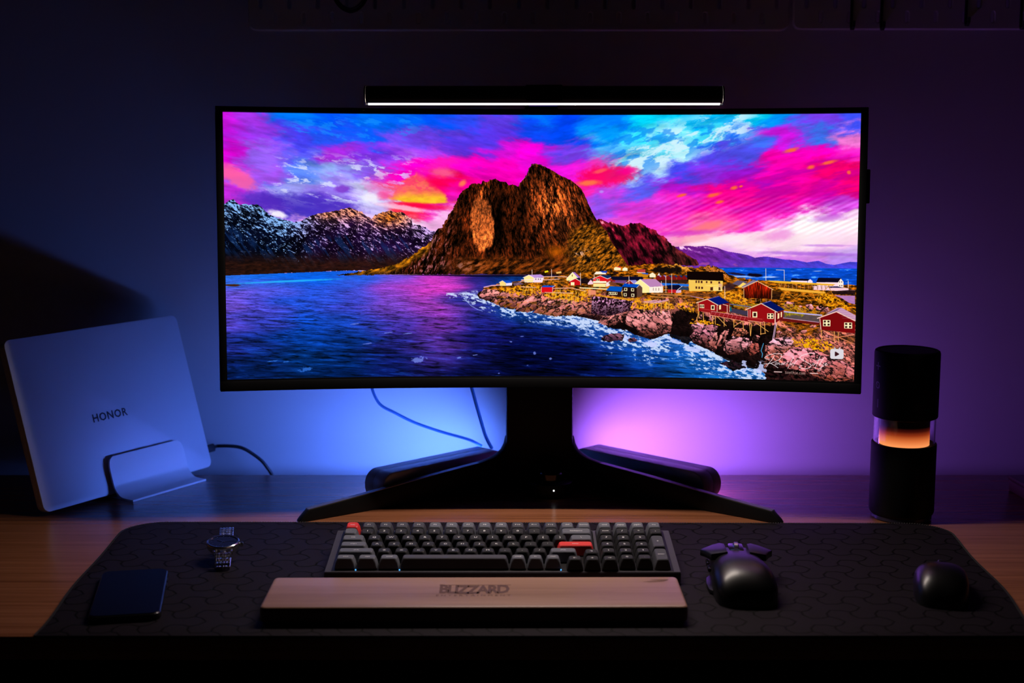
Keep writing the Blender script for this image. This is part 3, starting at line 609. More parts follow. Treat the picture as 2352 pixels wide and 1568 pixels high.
    for xx in (1232,1238,1243): poly([(xx,637),(xx + 2,637),(xx + 2,640),(xx,640)], (90,70,90))
    line([(1188,651),(1200,643),(1212,643)], (230,190,205), 1.4); poly([(1180,647),(1196,645),(1206,650),(1182,654)], (120,90,120), .8)
    poly([(1162.7,647.4),(1178,646.5),(1177,653),(1162.7,653.8)], (240,225,250)); poly([(1148.3,645.5),(1155,642.3),(1162.7,647.4),(1162.7,653.8),(1148.7,653.8)], (255,220,130)); poly([(1155.5,642),(1171.7,641.3),(1179,646.6),(1162.7,647.6)], (20,75,195)); line([(1147,646),(1155,642),(1163,647.5)], (255,225,210), 1)
    line([(1112,657),(1130,653),(1148,652)], (225,170,205), 2.4); line([(1252,633),(1280,632.5),(1305,633)], (225,170,150), 2.2); line([(1252,640),(1288,638)], (225,170,160), 2)
    for xx in range(1250,1302,4): line([(xx,641),(xx + 1,651)], (200,130,50), .9, .8)
    poly([(1304.6,637.5),(1318.7,622.7),(1332,637.5),(1330,642),(1305,642)], (255,245,170)); poly([(1319.5,622),(1324,622),(1337,634.5),(1332,637.5)], (165,110,195)); line([(1304,638),(1318.7,622.5),(1333,637.5)], (255,240,240), 1)
    poly([(1317,628),(1319,628),(1319,632),(1317,632)], (120,60,20)); poly([(1312,643),(1325,636.8),(1337,643.5),(1336,652.5),(1312,652.5)], (205,15,25)); poly([(1326,636),(1336,635),(1347,642),(1338,643.5)], (12,18,50)); poly([(1314.4,645.5),(1323,645.5),(1323,652.8),(1314.4,652.8)], (255,245,190)); line([(1310.5,644),(1325,636.8),(1338,644)], (255,240,230), 1.1)
    poly([(1338,640),(1350,634),(1362,640),(1362,650),(1338,648)], (22,10,18), .9)
    poly([(1354,648),(1361,639.5),(1367,646),(1367,650),(1355,651)], (250,205,225)); poly([(1357,636),(1366,637),(1367,643),(1361,639)], (30,20,60))
    # red and cream house
    poly([(1397,647),(1407.5,641),(1405.5,653),(1397,656)], (250,225,225)); poly([(1399,638),(1408,635),(1408,641),(1398,646)], (200,40,40)); poly([(1367,637.4),(1382.7,630.4),(1399.5,637.4),(1399.5,643),(1367,643)], (230,20,30)); poly([(1383.6,630),(1390,628.6),(1407.5,629.8),(1408.3,635),(1399.5,637.2)], (12,40,95)); line([(1365.5,637.5),(1382.7,630.2),(1400,637.5),(1408,634.5)], (255,240,235), 1.2)
    poly([(1366.8,642.8),(1397.6,642.8),(1397.6,647.2),(1366.8,647.2)], (255,250,215)); line([(1367,647.6),(1397,648.2)], (205,40,30), .9); poly([(1367,648.4),(1397,648.6),(1396,656.4),(1367,655.8)], (255,232,150)); line([(1336,658.3),(1399.5,661)], (255,245,190), 2.4); win(1373.2,637,1381.8,642.4,2)
    poly([(1408.4,632.3),(1481,632.3),(1484,638.6),(1468.7,641),(1412,640.5)], (10,10,40)); poly([(1410,640.5),(1445,641),(1443,648),(1412,646)], (120,70,140), .9); poly([(1406,640),(1418,640.5),(1418,644),(1407,643.5)], (150,30,35)); blob(1413,649,10,4,(120,60,40),.9,.3,41,.6,.5)
    # black house with blue roofs, pale house behind
    poly([(1442,648),(1452,641),(1460,648),(1458,655),(1442,652)], (140,25,30)); poly([(1453,640.6),(1466,640),(1470,645),(1461,649)], (150,140,220)); line([(1441,648.5),(1452,640.6),(1461,648.5)], (240,230,245), 1)
    poly([(1497.7,656),(1529,654.3),(1528.6,669),(1496.8,669.5)], (255,242,225)); poly([(1464,648.6),(1476,638.8),(1497.7,656),(1496.8,669.5),(1481.8,670)], (255,240,160)); poly([(1477,638.4),(1511.8,637.4),(1531.4,653.8),(1498,656.2)], (190,132,185)); line([(1463,648.8),(1476,638.6),(1498,656)], (255,250,235), 1.2)
    for xx in (1505.5,1511.5,1518): poly([(xx,658),(xx + 2.3,658),(xx + 2.3,664.5),(xx,664.5)], (190,160,150))
    poly([(1467.8,657),(1474.8,650.8),(1480.9,657),(1480.9,677.6),(1469,680.3)], (95,62,48)); poly([(1434.6,656),(1468.2,657),(1468.5,680.3),(1435.5,679.8)], (32,14,12)); poly([(1433.2,655.4),(1439.7,648),(1474.6,650.4),(1468.3,657.6)], (0,72,190)); line([(1468,658),(1474.8,650.8),(1481,657)], (245,225,215), 1)
    for a in ((1439,658.2),(1455,659.2),(1438,670.4),(1455.4,671.6)): win(a[0], a[1], a[0] + 7, a[1] + 7)
    poly([(1398,665.2),(1433.7,667),(1434.6,679.6),(1398.6,674.8)], (45,18,12)); poly([(1396.2,664.8),(1407,654.3),(1435.4,656),(1432,667.2)], (0,82,190)); win(1403,668,1423,674,4); line([(1432.5,668),(1437,664.5)], (250,240,230), 1); line([(1432.6,668),(1434.5,676)], (240,190,70), 1.6)
    poly([(1355,663),(1373,664),(1373,674.5),(1356,674)], (235,140,105)); line([(1375,666),(1384,668)], (230,190,80), 3, .6); line([(1374,675),(1400,679),(1440,684),(1470,684)], (225,150,25), 3, .9)
    # red shed and drying racks
    poly([(1246,657),(1272,657),(1272,669.6),(1246,668.8)], (225,12,25)); poly([(1245.5,656.8),(1251,652.8),(1278,653.2),(1272,657.2)], (15,80,200)); poly([(1272,657),(1278,653.6),(1278,664),(1272,668)], (110,20,30)); line([(1272,656.6),(1272,669)], (255,220,215), 1); line([(1246,656.6),(1245.6,669)], (255,220,215), 1); line([(1272,657),(1278.4,653.4)], (255,235,235), 1)
    for (x0, y0, x1, y1) in ((1198,656,1233,657.5),(1272,660,1320,658.5),(1254,669,1320,670.5),(1320,660,1350,666),(1340,658,1345,660)): line([(x0, y0), (x1, y1)], (240,180,150), 2, .9)
    for xx, y0, y1 in ((1205,658,671),(1211,658,670),(1217,657,670),(1226,657,672),(1258,670,686),(1265,671,688),(1272,669,684),(1283,663,680),(1290,661,690),(1300,670,692),(1308,670,696),(1318,671,697),(1327,664,694),(1334,668,684),(1349,661,676),(1359,660,678),(1280,671,683),(1313,672,690)):
        line([(xx, y0), (xx - (xx % 3) * 1.6, y1)], (250,200,90), 1.1, .9)
    for (x0, y0, x1, y1) in ((1485,690,1510,687),(1490,693,1516,686),(1500,693,1524,687),(1508,693,1532,687),(1518,692,1541,685)): line([(x0, y0), (x1, y1)], (225,160,190), 1.7)
    line([(1482,691),(1500,693.6),(1526,692.6),(1542,686)], (230,180,150), 1); line([(1548,680),(1575,710)], (190,120,50), .9, .8); line([(1576,680),(1594,702)], (190,120,50), .9, .8)
    for xx, y0, y1 in ((1486,692,713),(1507,693.5,712),(1525,692.5,716),(1537,690,710),(1543,688,707)): line([(xx, y0), (xx - .7, y1)], (240,185,90), 1.4)
    # long house with black roof
    poly([(1587.8,638),(1667,640.5),(1665.9,665),(1589.3,665.5)], (248,200,88)); poly([(1584,620),(1667,621),(1669.2,641.6),(1585,639)], (14,4,4)); poly([(1626,652),(1657,650),(1657,654),(1626,653.4)], (255,220,110)); poly([(1645,655),(1665.8,655),(1665.8,664.5),(1645,664.5)], (255,225,140), .8)
    for a in ((1604,641,3.2,5.4),(1610,641,3.2,5.4),(1616,641.4,4,5.4),(1628,642,3,4.6),(1638,642.5,4,5),(1656.5,643,4,5),(1604,654.6,3.6,5.2),(1610.5,655,3.6,5.2),(1617,655.2,4,5.2),(1638,656,6,8),(1657,656,4,7)): poly([(a[0], a[1]), (a[0] + a[2], a[1]), (a[0] + a[2], a[1] + a[3]), (a[0], a[1] + a[3])], (75,32,25))
    blob(1661, 651.5, 4, 3.4, (225,170,150), .9, .4); blob(1680, 655, 14, 9, (50,25,35), .85, 0, 42, .8, .6); blob(1620, 674, 40, 5, (80,40,35), .6, .05, 43, .8, .7)
    poly([(1538,652),(1566,651),(1572,656),(1562,663),(1540,660)], (12,12,40)); poly([(1540,662),(1559,662),(1559,669.5),(1540,669)], (195,25,35)); poly([(1559,664),(1571,662),(1571,669),(1559,670)], (225,190,235), .9); line([(1562,663),(1573,654)], (240,235,250), 1.4); poly([(1570,656),(1588,656),(1588,663),(1568,662)], (40,60,90))
    # rusty barn
    poly([(1688,648),(1700,640),(1722,643),(1716,656)], (95,80,110)); poly([(1700,655),(1713,644.5),(1720,648),(1714,657)], (255,215,105)); poly([(1723,645),(1727,636),(1730,636),(1730,644)], (205,110,30)); poly([(1709,655),(1735.3,639),(1746,641.6),(1714,658)], (130,115,150))
    b = box(1712, 641, 1780, 684); x = X[b]; y = Y[b]; k = pmask(pt((1713.6,658.5),(1745,642.2),(1778.6,660.5),(1777.6,682.5),(1714.7,680.5)), x, y)[..., None]
    n = fbm(x / 1.4, y / 14., 241, 3); I[b] = np.where(k, np.array([.72, .12, .03]) * np.clip((n - .2) * 2.1, .2, 1.5)[..., None] * (1.25 - .7 * ss(650, 682, y))[..., None], I[b])
    line([(1711,657.5),(1745,641.8),(1781,661)], (255,205,150), 1.5); line([(1714.3,659),(1714.8,680)], (255,200,130), 1.2); line([(1778,661),(1777.5,683)], (255,200,130), 1.2)
    for xx in (1718,1731,1742,1752,1765): line([(xx,682),(xx + .4,690)], (190,130,110), .9)
    poly([(1780,662),(1800,668),(1795,684),(1778,684)], (30,14,10), .8)
    # white quay houses and big drying racks
    poly([(1821,640),(1858,640),(1858,645),(1822,644)], (255,225,235)); poly([(1820.6,639),(1823,634.6),(1862,636),(1859.5,640.5)], (18,10,30)); poly([(1858.5,645),(1859,640.6),(1864.5,636.4),(1870,641),(1870,645)], (255,230,245))
    poly([(1878,643),(1929,643),(1929,655),(1880,652)], (255,220,228)); poly([(1877.6,643.4),(1882.7,633),(1934,633.6),(1931.5,643.4)], (12,8,30)); poly([(1926.3,643.4),(1932.6,634.4),(1938.5,642),(1938.5,655),(1926.5,655)], (255,238,225)); poly([(1870,652),(1908,651),(1950,657),(1950,664),(1872,661)], (250,205,215)); poly([(1900,653.5),(1925,652.5),(1940,656),(1910,656)], (35,25,70))
    for a in ((1929,641),(1933.6,641),(1929.4,649.6),(1934,649.6),(1914,649)): poly([(a[0], a[1]), (a[0] + 2, a[1]), (a[0] + 2, a[1] + 2.6), (a[0], a[1] + 2.6)], (50,25,50))
    poly([(1912,664),(1964,660),(1964,671),(1916,671)], (25,12,18), .9); line([(1950,660),(1964,662)], (140,90,80), 1.5); poly([(1918,673),(1964,674),(1964,694),(1950,690),(1935,680)], (190,130,205), .9)
    for i in range(26):
        xx = 1800 + i * 4.2; line([(xx,647 + .03 * i),(xx - 4 + (i * 5 % 9),660)], (75,38,25) if i % 2 else (190,140,110), .9, .9)
    poly([(1760,640),(1790,640.5),(1921,648),(1914,651.2),(1860,648.8),(1790,646)], (238,170,35)); line([(1770,641),(1915,648)], (255,205,90), 1); poly([(1790,655.5),(1800,656),(1896,664.5),(1900,668),(1888,670),(1800,662.5)], (238,165,45)); line([(1800,659),(1896,667)], (255,200,90), 1)
    for p, q in (((1811,663),(1798,690)),((1812,664),(1832,682)),((1832,682),(1843,671)),((1848,668),(1868,690)),((1887,668),(1886,692)),((1882,668),(1882,690)),((1870,668),(1876,684)),((1808,672.5),(1822,673.5)),((1841,674.5),(1852,675)),((1905,652),(1915,672)),((1906,652),(1890,668)),((1795,646),(1795,658))): line([p, q], (225,150,45), 1.1, .9)
    for xx, y0, y1 in ((1764.4,613,640),(1806,616,640),(1671,654,683),(1549,626,671),(1535.5,632,669),(1525,643,669),(1224,617,629),(1269.5,616,634),(1337,624,652),(1369,627,640),(1450,632,650),(1949,640,655)): line([(xx, y0), (xx + .3, y1)], (245,215,205), 1.3)
    line([(1788,615.5),(1806,616)], (240,215,225), 1.2)

    # red cabins over the rocks, footbridge and stilts
    tan = (250, 175, 85)
    for p, q in (((1649.4,723),(1649.4,742)),((1669,725),(1669.6,746.5)),((1691.4,729),(1692,749)),((1712.6,733.5),(1713.7,755)),((1727.5,736),(1729.6,768)),((1732.3,740),(1729.8,768)),((1611.6,712),(1611.6,728)),((1611.6,713),(1606.3,733.5)),((1621.2,715),(1622.8,734.5)),((1644,723),(1643,740)),((1654,724),(1674.4,745)),((1692.5,746),(1710.5,734.5)),((1752.6,736),(1753,765)),((1761,736),(1763,762)),((1764,762),(1752,764)),((1742,738),(1770,758)),((1889.6,752),(1889.6,776)),((1918,757),(1918.6,782)),((1926.8,758),(1927,782)),((1789.5,737),(1789.5,750)),((1794,736),(1794,744))): line([p, q], tan, 1.5)
    for p, q in (((1890.3,776),(1961,764)),((1892.5,754.5),(1961,785)),((1890,768),(1930,782))): line([p, q], (245,140,105), 1.6)
    line([(1786.5,736),(1780,775)], (235,190,225), 1.4); line([(1789,736),(1783,772)], (225,180,215), 1.4)
    poly([(1653,698),(1681,692),(1681,714),(1653,711.5)], (120,14,18)); poly([(1609.5,693),(1630.7,684),(1653.2,698),(1653.2,711.5),(1610.5,711.5)], (158,14,20)); poly([(1632,683.4),(1658,676.6),(1681.5,691.4),(1656,697)], (4,22,112)); poly([(1630.7,684),(1657,676.5),(1658.5,677.2),(1633,684)], (130,120,215)); line([(1606,692.4),(1630.7,683.8),(1655.5,697.6)], (255,220,185), 1.8); line([(1610.4,694),(1610.6,711)], (255,220,180), 1.1); line([(1653.5,698.5),(1653.5,712)], (255,220,185), 1.4)
    win(1613.2,695.8,1624,704,3); win(1639.3,697.4,1647.8,708.4); poly([(1658,697.5),(1662.5,697),(1662.5,707),(1658,708)], (255,225,160)); line([(1667,695.5),(1678,698.5)], (255,230,205), 1.3); line([(1676.5,699),(1676.8,714)], (255,220,190), 1.4); line([(1681.5,699),(1682,713)], (240,215,190), 1); poly([(1683,701),(1686.5,701),(1686.5,711),(1683,711)], (15,100,120))
    poly([(1617,705.5),(1637,708.5),(1638,715),(1617,712.5)], (150,22,25)); line([(1617,706),(1637,708.6)], (215,70,70), .9); line([(1617,712.6),(1640,716)], (225,130,110), 1)
    poly([(1638,711.5),(1726,724.5),(1727,736.5),(1637,720.5)], (135,16,22)); line([(1640,712),(1727,725)], (240,150,160), 1.1); line([(1638,720.5),(1729,737)], (240,165,130), 1.2)
    for i in range(9):
        t = i / 9.; line([(1642 + 86 * t, 712.5 + 12.5 * t), (1638 + 86 * t, 720 + 15.5 * t)], (225,120,120), .8)
    line([(1640,716),(1726,730)], (205,70,75), .8)
    poly([(1787,712.7),(1804.7,708),(1803.6,726),(1785.5,738.4)], (120,14,18)); poly([(1723,708),(1754.8,694.3),(1787,712.7),(1785.5,738.4),(1760,735.5),(1723,726)], (152,12,18)); poly([(1756,693.4),(1775.4,687.4),(1807.4,706.9),(1789.5,712)], (4,18,92)); line([(1755,693.6),(1775.4,687.3)], (130,120,215), 1.2); line([(1719,707.6),(1754,693.2),(1790.4,713.2)], (255,222,195), 1.8); line([(1785.6,713),(1785.4,738.5)], (255,230,205), 2.2)
    line([(1724,709),(1724,727)], (245,215,205), 1.1); line([(1728.6,708),(1728.6,727)], (255,222,195), 1.3); win(1734,712,1745,725.5); win(1767.6,715.6,1782.2,728.4,2, 2); poly([(1791,716),(1795,715),(1795,727),(1791,729)], (255,225,170)); poly([(1798,713),(1801,712),(1801,724),(1798,725)], (255,225,170))
    poly([(1724,724.6),(1756,728.5),(1760,725.6),(1760,735.6),(1756,737),(1724,733)], (150,20,25)); line([(1724,726),(1756,729.4)], (215,90,80), .9); line([(1724,732.6),(1757,737),(1760.4,735)], (255,180,145), 1.3)
    poly([(1883.8,725.3),(1922.8,711.2),(1964,732.6),(1964,761),(1888,752.6)], (122,8,12)); poly([(1899,716),(1924,702),(1933.7,701.2),(1967,720),(1966,731.6),(1923,709.6)], (205,155,188)); poly([(1896,719),(1926,703.5),(1934,701.4),(1922,710.4)], (130,105,140)); line([(1880.6,726.6),(1922.8,711),(1964,731.8)], (255,215,200), 2.2); line([(1886,727),(1888.4,752)], (250,215,200), 1.6); win(1892.9,730.2,1909.4,744.6,2, 2); win(1940,735.6,1957.6,749.6,2, 2)
    for i in range(6): line([(1926 + 2 * i,704 + 4.4 * i),(1940 + 5 * i,703.8 + 4.6 * i)], (150,105,140), .6, .7)
    line([(1759,785.5),(1753.6,803),(1757,810),(1755.5,818)], (70,170,225), 1.5)
    # spray at the foot of the rocks
    for a in ((1713,838,7,14),(1752,846,9,12),(1600,800,18,5),(1500,788,24,5),(1560,782,18,4),(1440,772,20,5)):
        blob(a[0], a[1], a[2], a[3], (200,208,255), .85, .25, int(a[0]) % 37, 2.4, .3)
    rockb(pt((1383,775),(1410,764),(1440,766),(1434,780),(1400,784)), sd=61, hi=(120,70,90), lo=(30,12,30)); rockb(pt((1446,778),(1462,772),(1470,780),(1452,786)), sd=62, hi=(110,60,80), lo=(30,12,30)); rockb(pt((1660,832),(1690,826),(1720,842),(1690,850)), sd=63, hi=(45,20,30), lo=(10,5,10))

    # ---- caption, signature and player badge
    def pl(z, col, w, k=1.): line([(1700 + a * .11905, 760 + c_ * .11905) for a, c_ in z], col, w, k)
    sg = (255, 235, 240)
    pl([(500,615),(570,612),(640,600),(720,570),(800,525),(845,470),(838,430),(790,412),(700,415),(600,440),(535,470),(520,500),(560,520),(620,525)], sg, 1.2); pl([(705,455),(650,540),(600,600),(550,672)], sg, 1.2); pl([(630,602),(700,640),(772,690)], sg, 1.2)
    pl([(748,592),(728,596),(717,612),(720,628),(738,630),(752,614),(748,592),(768,590)], sg, .9); pl([(778,594),(766,630)], sg, .9); pl([(770,612),(788,594),(800,598),(796,628),(812,622)], sg, .9); pl([(868,596),(846,594),(830,610),(832,628),(850,626),(868,600),(864,626),(884,616),(915,585)], sg, .9)
    pl([(1070,475),(1020,560),(960,690),(955,700)], sg, 1.); pl([(915,625),(950,590),(960,560)], sg, .8); pl([(1040,595),(1010,615),(1010,640),(1040,620),(1060,590)], sg, .9); pl([(1140,530),(1090,590),(1050,665)], sg, 1.)
    pl([(1470,405),(1400,398),(1300,420),(1210,455),(1180,485),(1215,520),(1290,560),(1370,610),(1400,640),(1370,685),(1300,705),(1220,700),(1175,680),(1185,655),(1230,640)], sg, 1.2)
    pl([(1455,590),(1425,610),(1430,635),(1455,625),(1475,595)], sg, .9); pl([(1570,450),(1530,540),(1470,705)], sg, 1.); pl([(1640,490),(1580,570),(1545,640)], sg, 1.); pl([(1490,545),(1560,525),(1620,510)], sg, .9); pl([(1545,640),(1580,600),(1590,635)], sg, .8); pl([(1640,585),(1600,660),(1560,740),(1535,750),(1525,725),(1580,680),(1640,640)], sg, .9); pl([(1650,625),(1690,605),(1680,590),(1655,610),(1665,640),(1710,620)], sg, .9)
    wb = (215, 175, 165)
    pl([(700,768),(842,772)], (255,215,210), 1.9); pl([(1382,792),(1520,795)], (255,215,210), 1.9)
    G = {'s': [[(24,2),(6,2),(4,12),(22,18),(20,30),(2,30)]], 'o': [[(4,10),(12,2),(22,10),(22,22),(12,30),(4,22),(4,10)]], 'e': [[(4,16),(24,16),(20,4),(8,4),(4,16),(8,29),(22,28)]], 't': [[(10,-10),(10,26),(18,30)], [(2,2),(20,2)]], 'h': [[(5,-14),(5,30)], [(5,10),(14,2),(22,8),(22,30)]], 'j': [[(10,2),(10,34),(2,40)], [(10,-8),(10,-6)]], '.': [[(6,28),(7,30)]], 'c': [[(24,6),(14,2),(5,10),(5,22),(14,30),(24,26)]], 'm': [[(3,2),(3,30)], [(3,8),(11,2),(17,8),(17,30)], [(17,8),(25,2),(31,8),(31,30)]]}
    cx = 905.
    for ch in 'soethje.com':
        for s_ in G[ch]: pl([(cx + a * 1.25, 762 + (cx - 905) * .055 + c_ * 1.25) for a, c_ in s_], wb, .75, .85)
        cx += {'m': 50, '.': 17, 'j': 26, 't': 31}.get(ch, 38)
    Q = []
    for (ccx, ccy, a0) in ((1965,350,-90),(1965,472,0),(1795,472,90),(1795,350,180)):
        for t in range(0, 91, 15):
            a = np.radians(a0 + t); Q.append((1700 + (ccx + 40 * np.cos(a)) * .11905, 760 + (ccy + 38 * np.sin(a) + (ccx - 1880) * .01) * .11905))
    poly(Q, (222, 216, 224)); pl([(1835,290),(1858,325)], (215,205,215), 2.6); pl([(1938,292),(1912,325)], (215,205,215), 2.6)
    poly([(1700 + a * .11905, 760 + c_ * .11905) for a, c_ in ((1842,368),(1860,366),(1922,408),(1922,420),(1858,456),(1842,452))], (58, 22, 28))
    return np.clip(I, 0, 1)
# ================================================================ THE SETTING
WALL = 2.11
def struct(name, bm, m): return tag(obj(name, bm, m, smooth=0), kind='structure')
struct('wall_back', box(-1.9, 1.9, WALL, WALL + .1, 0, 2.5), M['wall'])
struct('wall_left', box(-2.0, -1.9, -1.3, WALL + .1, 0, 2.5), M['room'])
struct('wall_right', box(1.9, 2.0, -1.3, WALL + .1, 0, 2.5), M['room'])
struct('wall_front', box(-1.9, 1.9, -1.4, -1.3, 0, 2.5), M['room'])
struct('floor', box(-2.0, 2.0, -1.4, WALL + .1, -.05, 0), M['floor'])
struct('ceiling', box(-2.0, 2.0, -1.4, WALL + .1, 2.5, 2.55), M['room'])

# ================================================================ DESK
desk = empty('desk', (0.1, 1.69, 0), label='bamboo-topped desk with fine straight grain carrying the monitor and keyboard', cat='desk')
obj('desktop', box(-.95, .95, 1.360 - 1.69, 2.026 - 1.69, DZ - .026, DZ, .0025), M['desk'], desk, 30)
for sx in (-.85, .85):
    for sy in (1.42, 1.97):
        obj('desk_leg', box(sx - .025, sx + .025, sy - 1.69 - .025, sy - 1.69 + .025, 0, DZ - .026, .003), M['desk_leg'], desk, 30)

obj('light_block_panel', box(-.86, .86, 2.000 - 1.69, 2.014 - 1.69, .12, DZ - .026, .001), M['desk_leg'], desk, 30)  # added panel, hides bar light spilling down the wall behind the desk

# ---------------------------------------------------------------- desk mat with an interlocking three-armed pattern
def propeller_tile(n=256, R=1.0):
    """three-armed tiles on a hexagonal lattice: every pixel goes to the nearest arm, the joints are drawn as lines"""
    w, h = math.sqrt(3) * R * 2, 6 * R
    nx, ny = n, int(n * h / w)
    gx, gy = np.meshgrid((np.arange(nx) + .5) / nx * w, (np.arange(ny) + .5) / ny * h)
    d1 = np.full(gx.shape, 1e9); d2 = d1.copy(); lab = np.full(gx.shape, -1)
    k = 0
    for b in range(-4, 9, 2):
        for a in range(-12, 13, 2):
            cx, cy = math.sqrt(3) * R * (a + b / 2), 1.5 * R * b
            if not (-4 < cx < w + 4 and -4 < cy < h + 4): continue
            d = np.full(gx.shape, 1e9)
            for ang in (0, 120, 240):
                ex, ey = math.cos(math.radians(ang)) * R * 1.9, math.sin(math.radians(ang)) * R * 1.9
                t = np.clip(((gx - cx) * ex + (gy - cy) * ey) / (ex * ex + ey * ey), 0, 1)
                qx, qy = gx - cx - t * ex, gy - cy - t * ey; d = np.minimum(d, np.maximum(np.abs(qy), np.maximum(np.abs(.866 * qx + .5 * qy), np.abs(.866 * qx - .5 * qy))))
            c = d < d1; d2 = np.where(c, d1, np.minimum(d2, d)); d1 = np.where(c, d, d1)
    return np.clip(1.8 - (d2 - d1) / .11, 0, 1).astype(np.float32), w, h
tile, tw, th = propeller_tile(); RH = .0145
im = pixels('mat_pattern', np.repeat(tile[..., None], 3, 2), False)
m = mat('desk_mat_fabric', (.02, .018, .022), .75, spec=.09); M['mat'] = m
tc = nod(m, 'ShaderNodeTexCoord'); ti = nod(m, 'ShaderNodeTexImage'); ti.image = im; lk(m, tc.outputs['UV'], ti.inputs[0])
mx = nod(m, 'ShaderNodeMix', data_type='RGBA'); mx.inputs[6].default_value = (.0120, .0088, .0130, 1); mx.inputs[7].default_value = (.0014, .001, .0014, 1); lk(m, ti.outputs[0], mx.inputs[0]); lk(m, mx.outputs[2], bsdf(m).inputs['Base Color'])
bp = nod(m, 'ShaderNodeBump'); bp.inputs['Strength'].default_value = .35; bp.inputs['Distance'].default_value = -.0006; lk(m, ti.outputs[0], bp.inputs['Height']); lk(m, bp.outputs[0], bsdf(m).inputs['Normal'])
MT = .0035
outl = []
for (cx, cy, a0, r) in ((.548 - .05, 1.757 - .05, 0, .05), (-.489 + .05, 1.763 - .05, 90, .05)):
    for k in range(9):
        a = math.radians(a0 + 90 * k / 8); outl.append((cx + r * math.cos(a), cy + r * math.sin(a)))
def wob(t): return .0035 * math.sin(t * 9.0) * t
left = [(-.489 + .012 * k / 12 + wob(k / 12), 1.713 - (1.713 - 1.352) * k / 12) for k in range(1, 13)]
right = [(.548 - .020 * k / 12 + wob(k / 12 + .3), 1.707 - (1.707 - 1.352) * k / 12) for k in range(12, 0, -1)]
outl = outl + left + right
bm = prism(outl, MT, .0012, 2)
uv = bm.loops.layers.uv.new('UVMap')
for f in bm.faces:
    for l in f.loops: l[uv].uv = (l.vert.co.x / (tw * RH), l.vert.co.y / (th * RH))
matr = empty('desk_mat', (0, 0, DZ), label='large black desk mat printed with interlocking three-armed shapes', cat='desk mat')
obj('mat_sheet', bm, M['mat'], matr, 30)
bm = bmesh.new(); loop = [Vector((p[0], p[1], MT)) for p in outl]; cen = Vector((.03, 1.5, MT))
ring = left[::-1][0:0]
path = [Vector((p[0], p[1], MT)) for p in (right[0:] + outl[:18] + left)]
for a, b in zip(path[:-1], path[1:]):
    L = (b - a).length; n_ = max(1, int(L / .0032)); d = (b - a) / L; s = Vector((-d.y, d.x, 0))
    for k in range(n_):
        p = a + (b - a) * ((k + .5) / n_) + s * .0014
        add_box(bm, -.0006, .0006, -.0014, .0014, -.0004, .0004, frame(p, d, s + d * .35, (0, 0, 1)))
obj('edge_stitching', bm, mat('stitch_thread', (.055, .055, .06), .7), matr, 0, 'stuff')

# ================================================================ MONITOR
MON = Vector((.0359, 1.8095, DZ + .3514)); MW, MH, MR = .792, .792 / 2.387, 1.6009
mon = empty('monitor', (MON.x, MON.y, DZ), label='black curved ultrawide monitor showing a fjord village at sunset', cat='monitor')
MM = Matrix.Translation((0, 0, MON.z - DZ)) @ Euler((-.0503, .0021, -.0103), 'XYZ').to_matrix().to_4x4()
def arcpt(s, v, d): a = s / MR; return Vector(((MR + d) * math.sin(a), (MR + d) * math.cos(a) - MR, v))
def arc_box(s0, s1, v0, v1, d0, d1, n=40, bev=0):
    bm = bmesh.new(); rows = []
    for i in range(n + 1):
        s = s0 + (s1 - s0) * i / n
        rows.append([bm.verts.new(arcpt(s, v, d)) for v, d in ((v0, d0), (v1, d0), (v1, d1), (v0, d1))])
    for a, b in zip(rows[:-1], rows[1:]):
        for k in range(4): bm.faces.new((a[k], a[(k + 1) % 4], b[(k + 1) % 4], b[k]))
    bm.faces.new(rows[0][::-1]); bm.faces.new(rows[-1])
    if bev:
        bmesh.ops.recalc_face_normals(bm, faces=bm.faces[:])
        es = [e for e in bm.edges if len(e.link_faces) == 2 and e.link_faces[0].normal.angle(e.link_faces[1].normal) > .7]
        bmesh.ops.bevel(bm, geom=es, offset=bev, segments=2, profile=.5, affect='EDGES', clamp_overlap=True)
    bm.transform(MM); return bm
hw, ht, hb = .4050, .1732, -.1806
bm = bmesh.new(); uv = bm.loops.layers.uv.new('UVMap'); N = 64; vs_ = []
for i in range(N + 1):
    s = -MW / 2 + MW * i / N; vs_.append([bm.verts.new(arcpt(s, -MH / 2, 0)), bm.verts.new(arcpt(s, MH / 2, 0))])
for i in range(N):
    f = bm.faces.new((vs_[i][0], vs_[i + 1][0], vs_[i + 1][1], vs_[i][1]))
    for l, c in zip(f.loops, ((i / N, 0), ((i + 1) / N, 0), ((i + 1) / N, 1), (i / N, 1))): l[uv].uv = c
bm.transform(MM)
im = pixels('screen_picture', paint_screen())
m = bpy.data.materials.new('screen_light'); m.use_nodes = True; m.node_tree.nodes.clear()
tc = nod(m, 'ShaderNodeTexCoord'); ti = nod(m, 'ShaderNodeTexImage'); ti.image = im; ti.extension = 'EXTEND'; e = nod(m, 'ShaderNodeEmission'); o_ = nod(m, 'ShaderNodeOutputMaterial')
lk(m, tc.outputs['UV'], ti.inputs[0]); lk(m, ti.outputs[0], e.inputs[0]); lk(m, e.outputs[0], o_.inputs[0]); e.inputs[1].default_value = 1.0
scr = mobj('screen', bpy.data.meshes.new('screen'), m, mon, 0); bm.to_mesh(scr.data); bm.free()
scr['label'] = 'lit screen with mountain, sea and red cabins'
obj('rear_housing', arc_box(-hw + .001, hw - .001, hb + .001, ht - .001, .0015, .026, 48, .004), M['black'], mon, 40)
obj('bezel', arc_box(-hw, hw, MH / 2 + .0004, ht, -.0016, .008, 48, .0006), M['gloss'], mon, 40)
obj('bezel', arc_box(-hw, -MW / 2 - .0004, hb + .0005, MH / 2 + .0004, -.0016, .008, 2, .0006), M['black'], mon, 40)
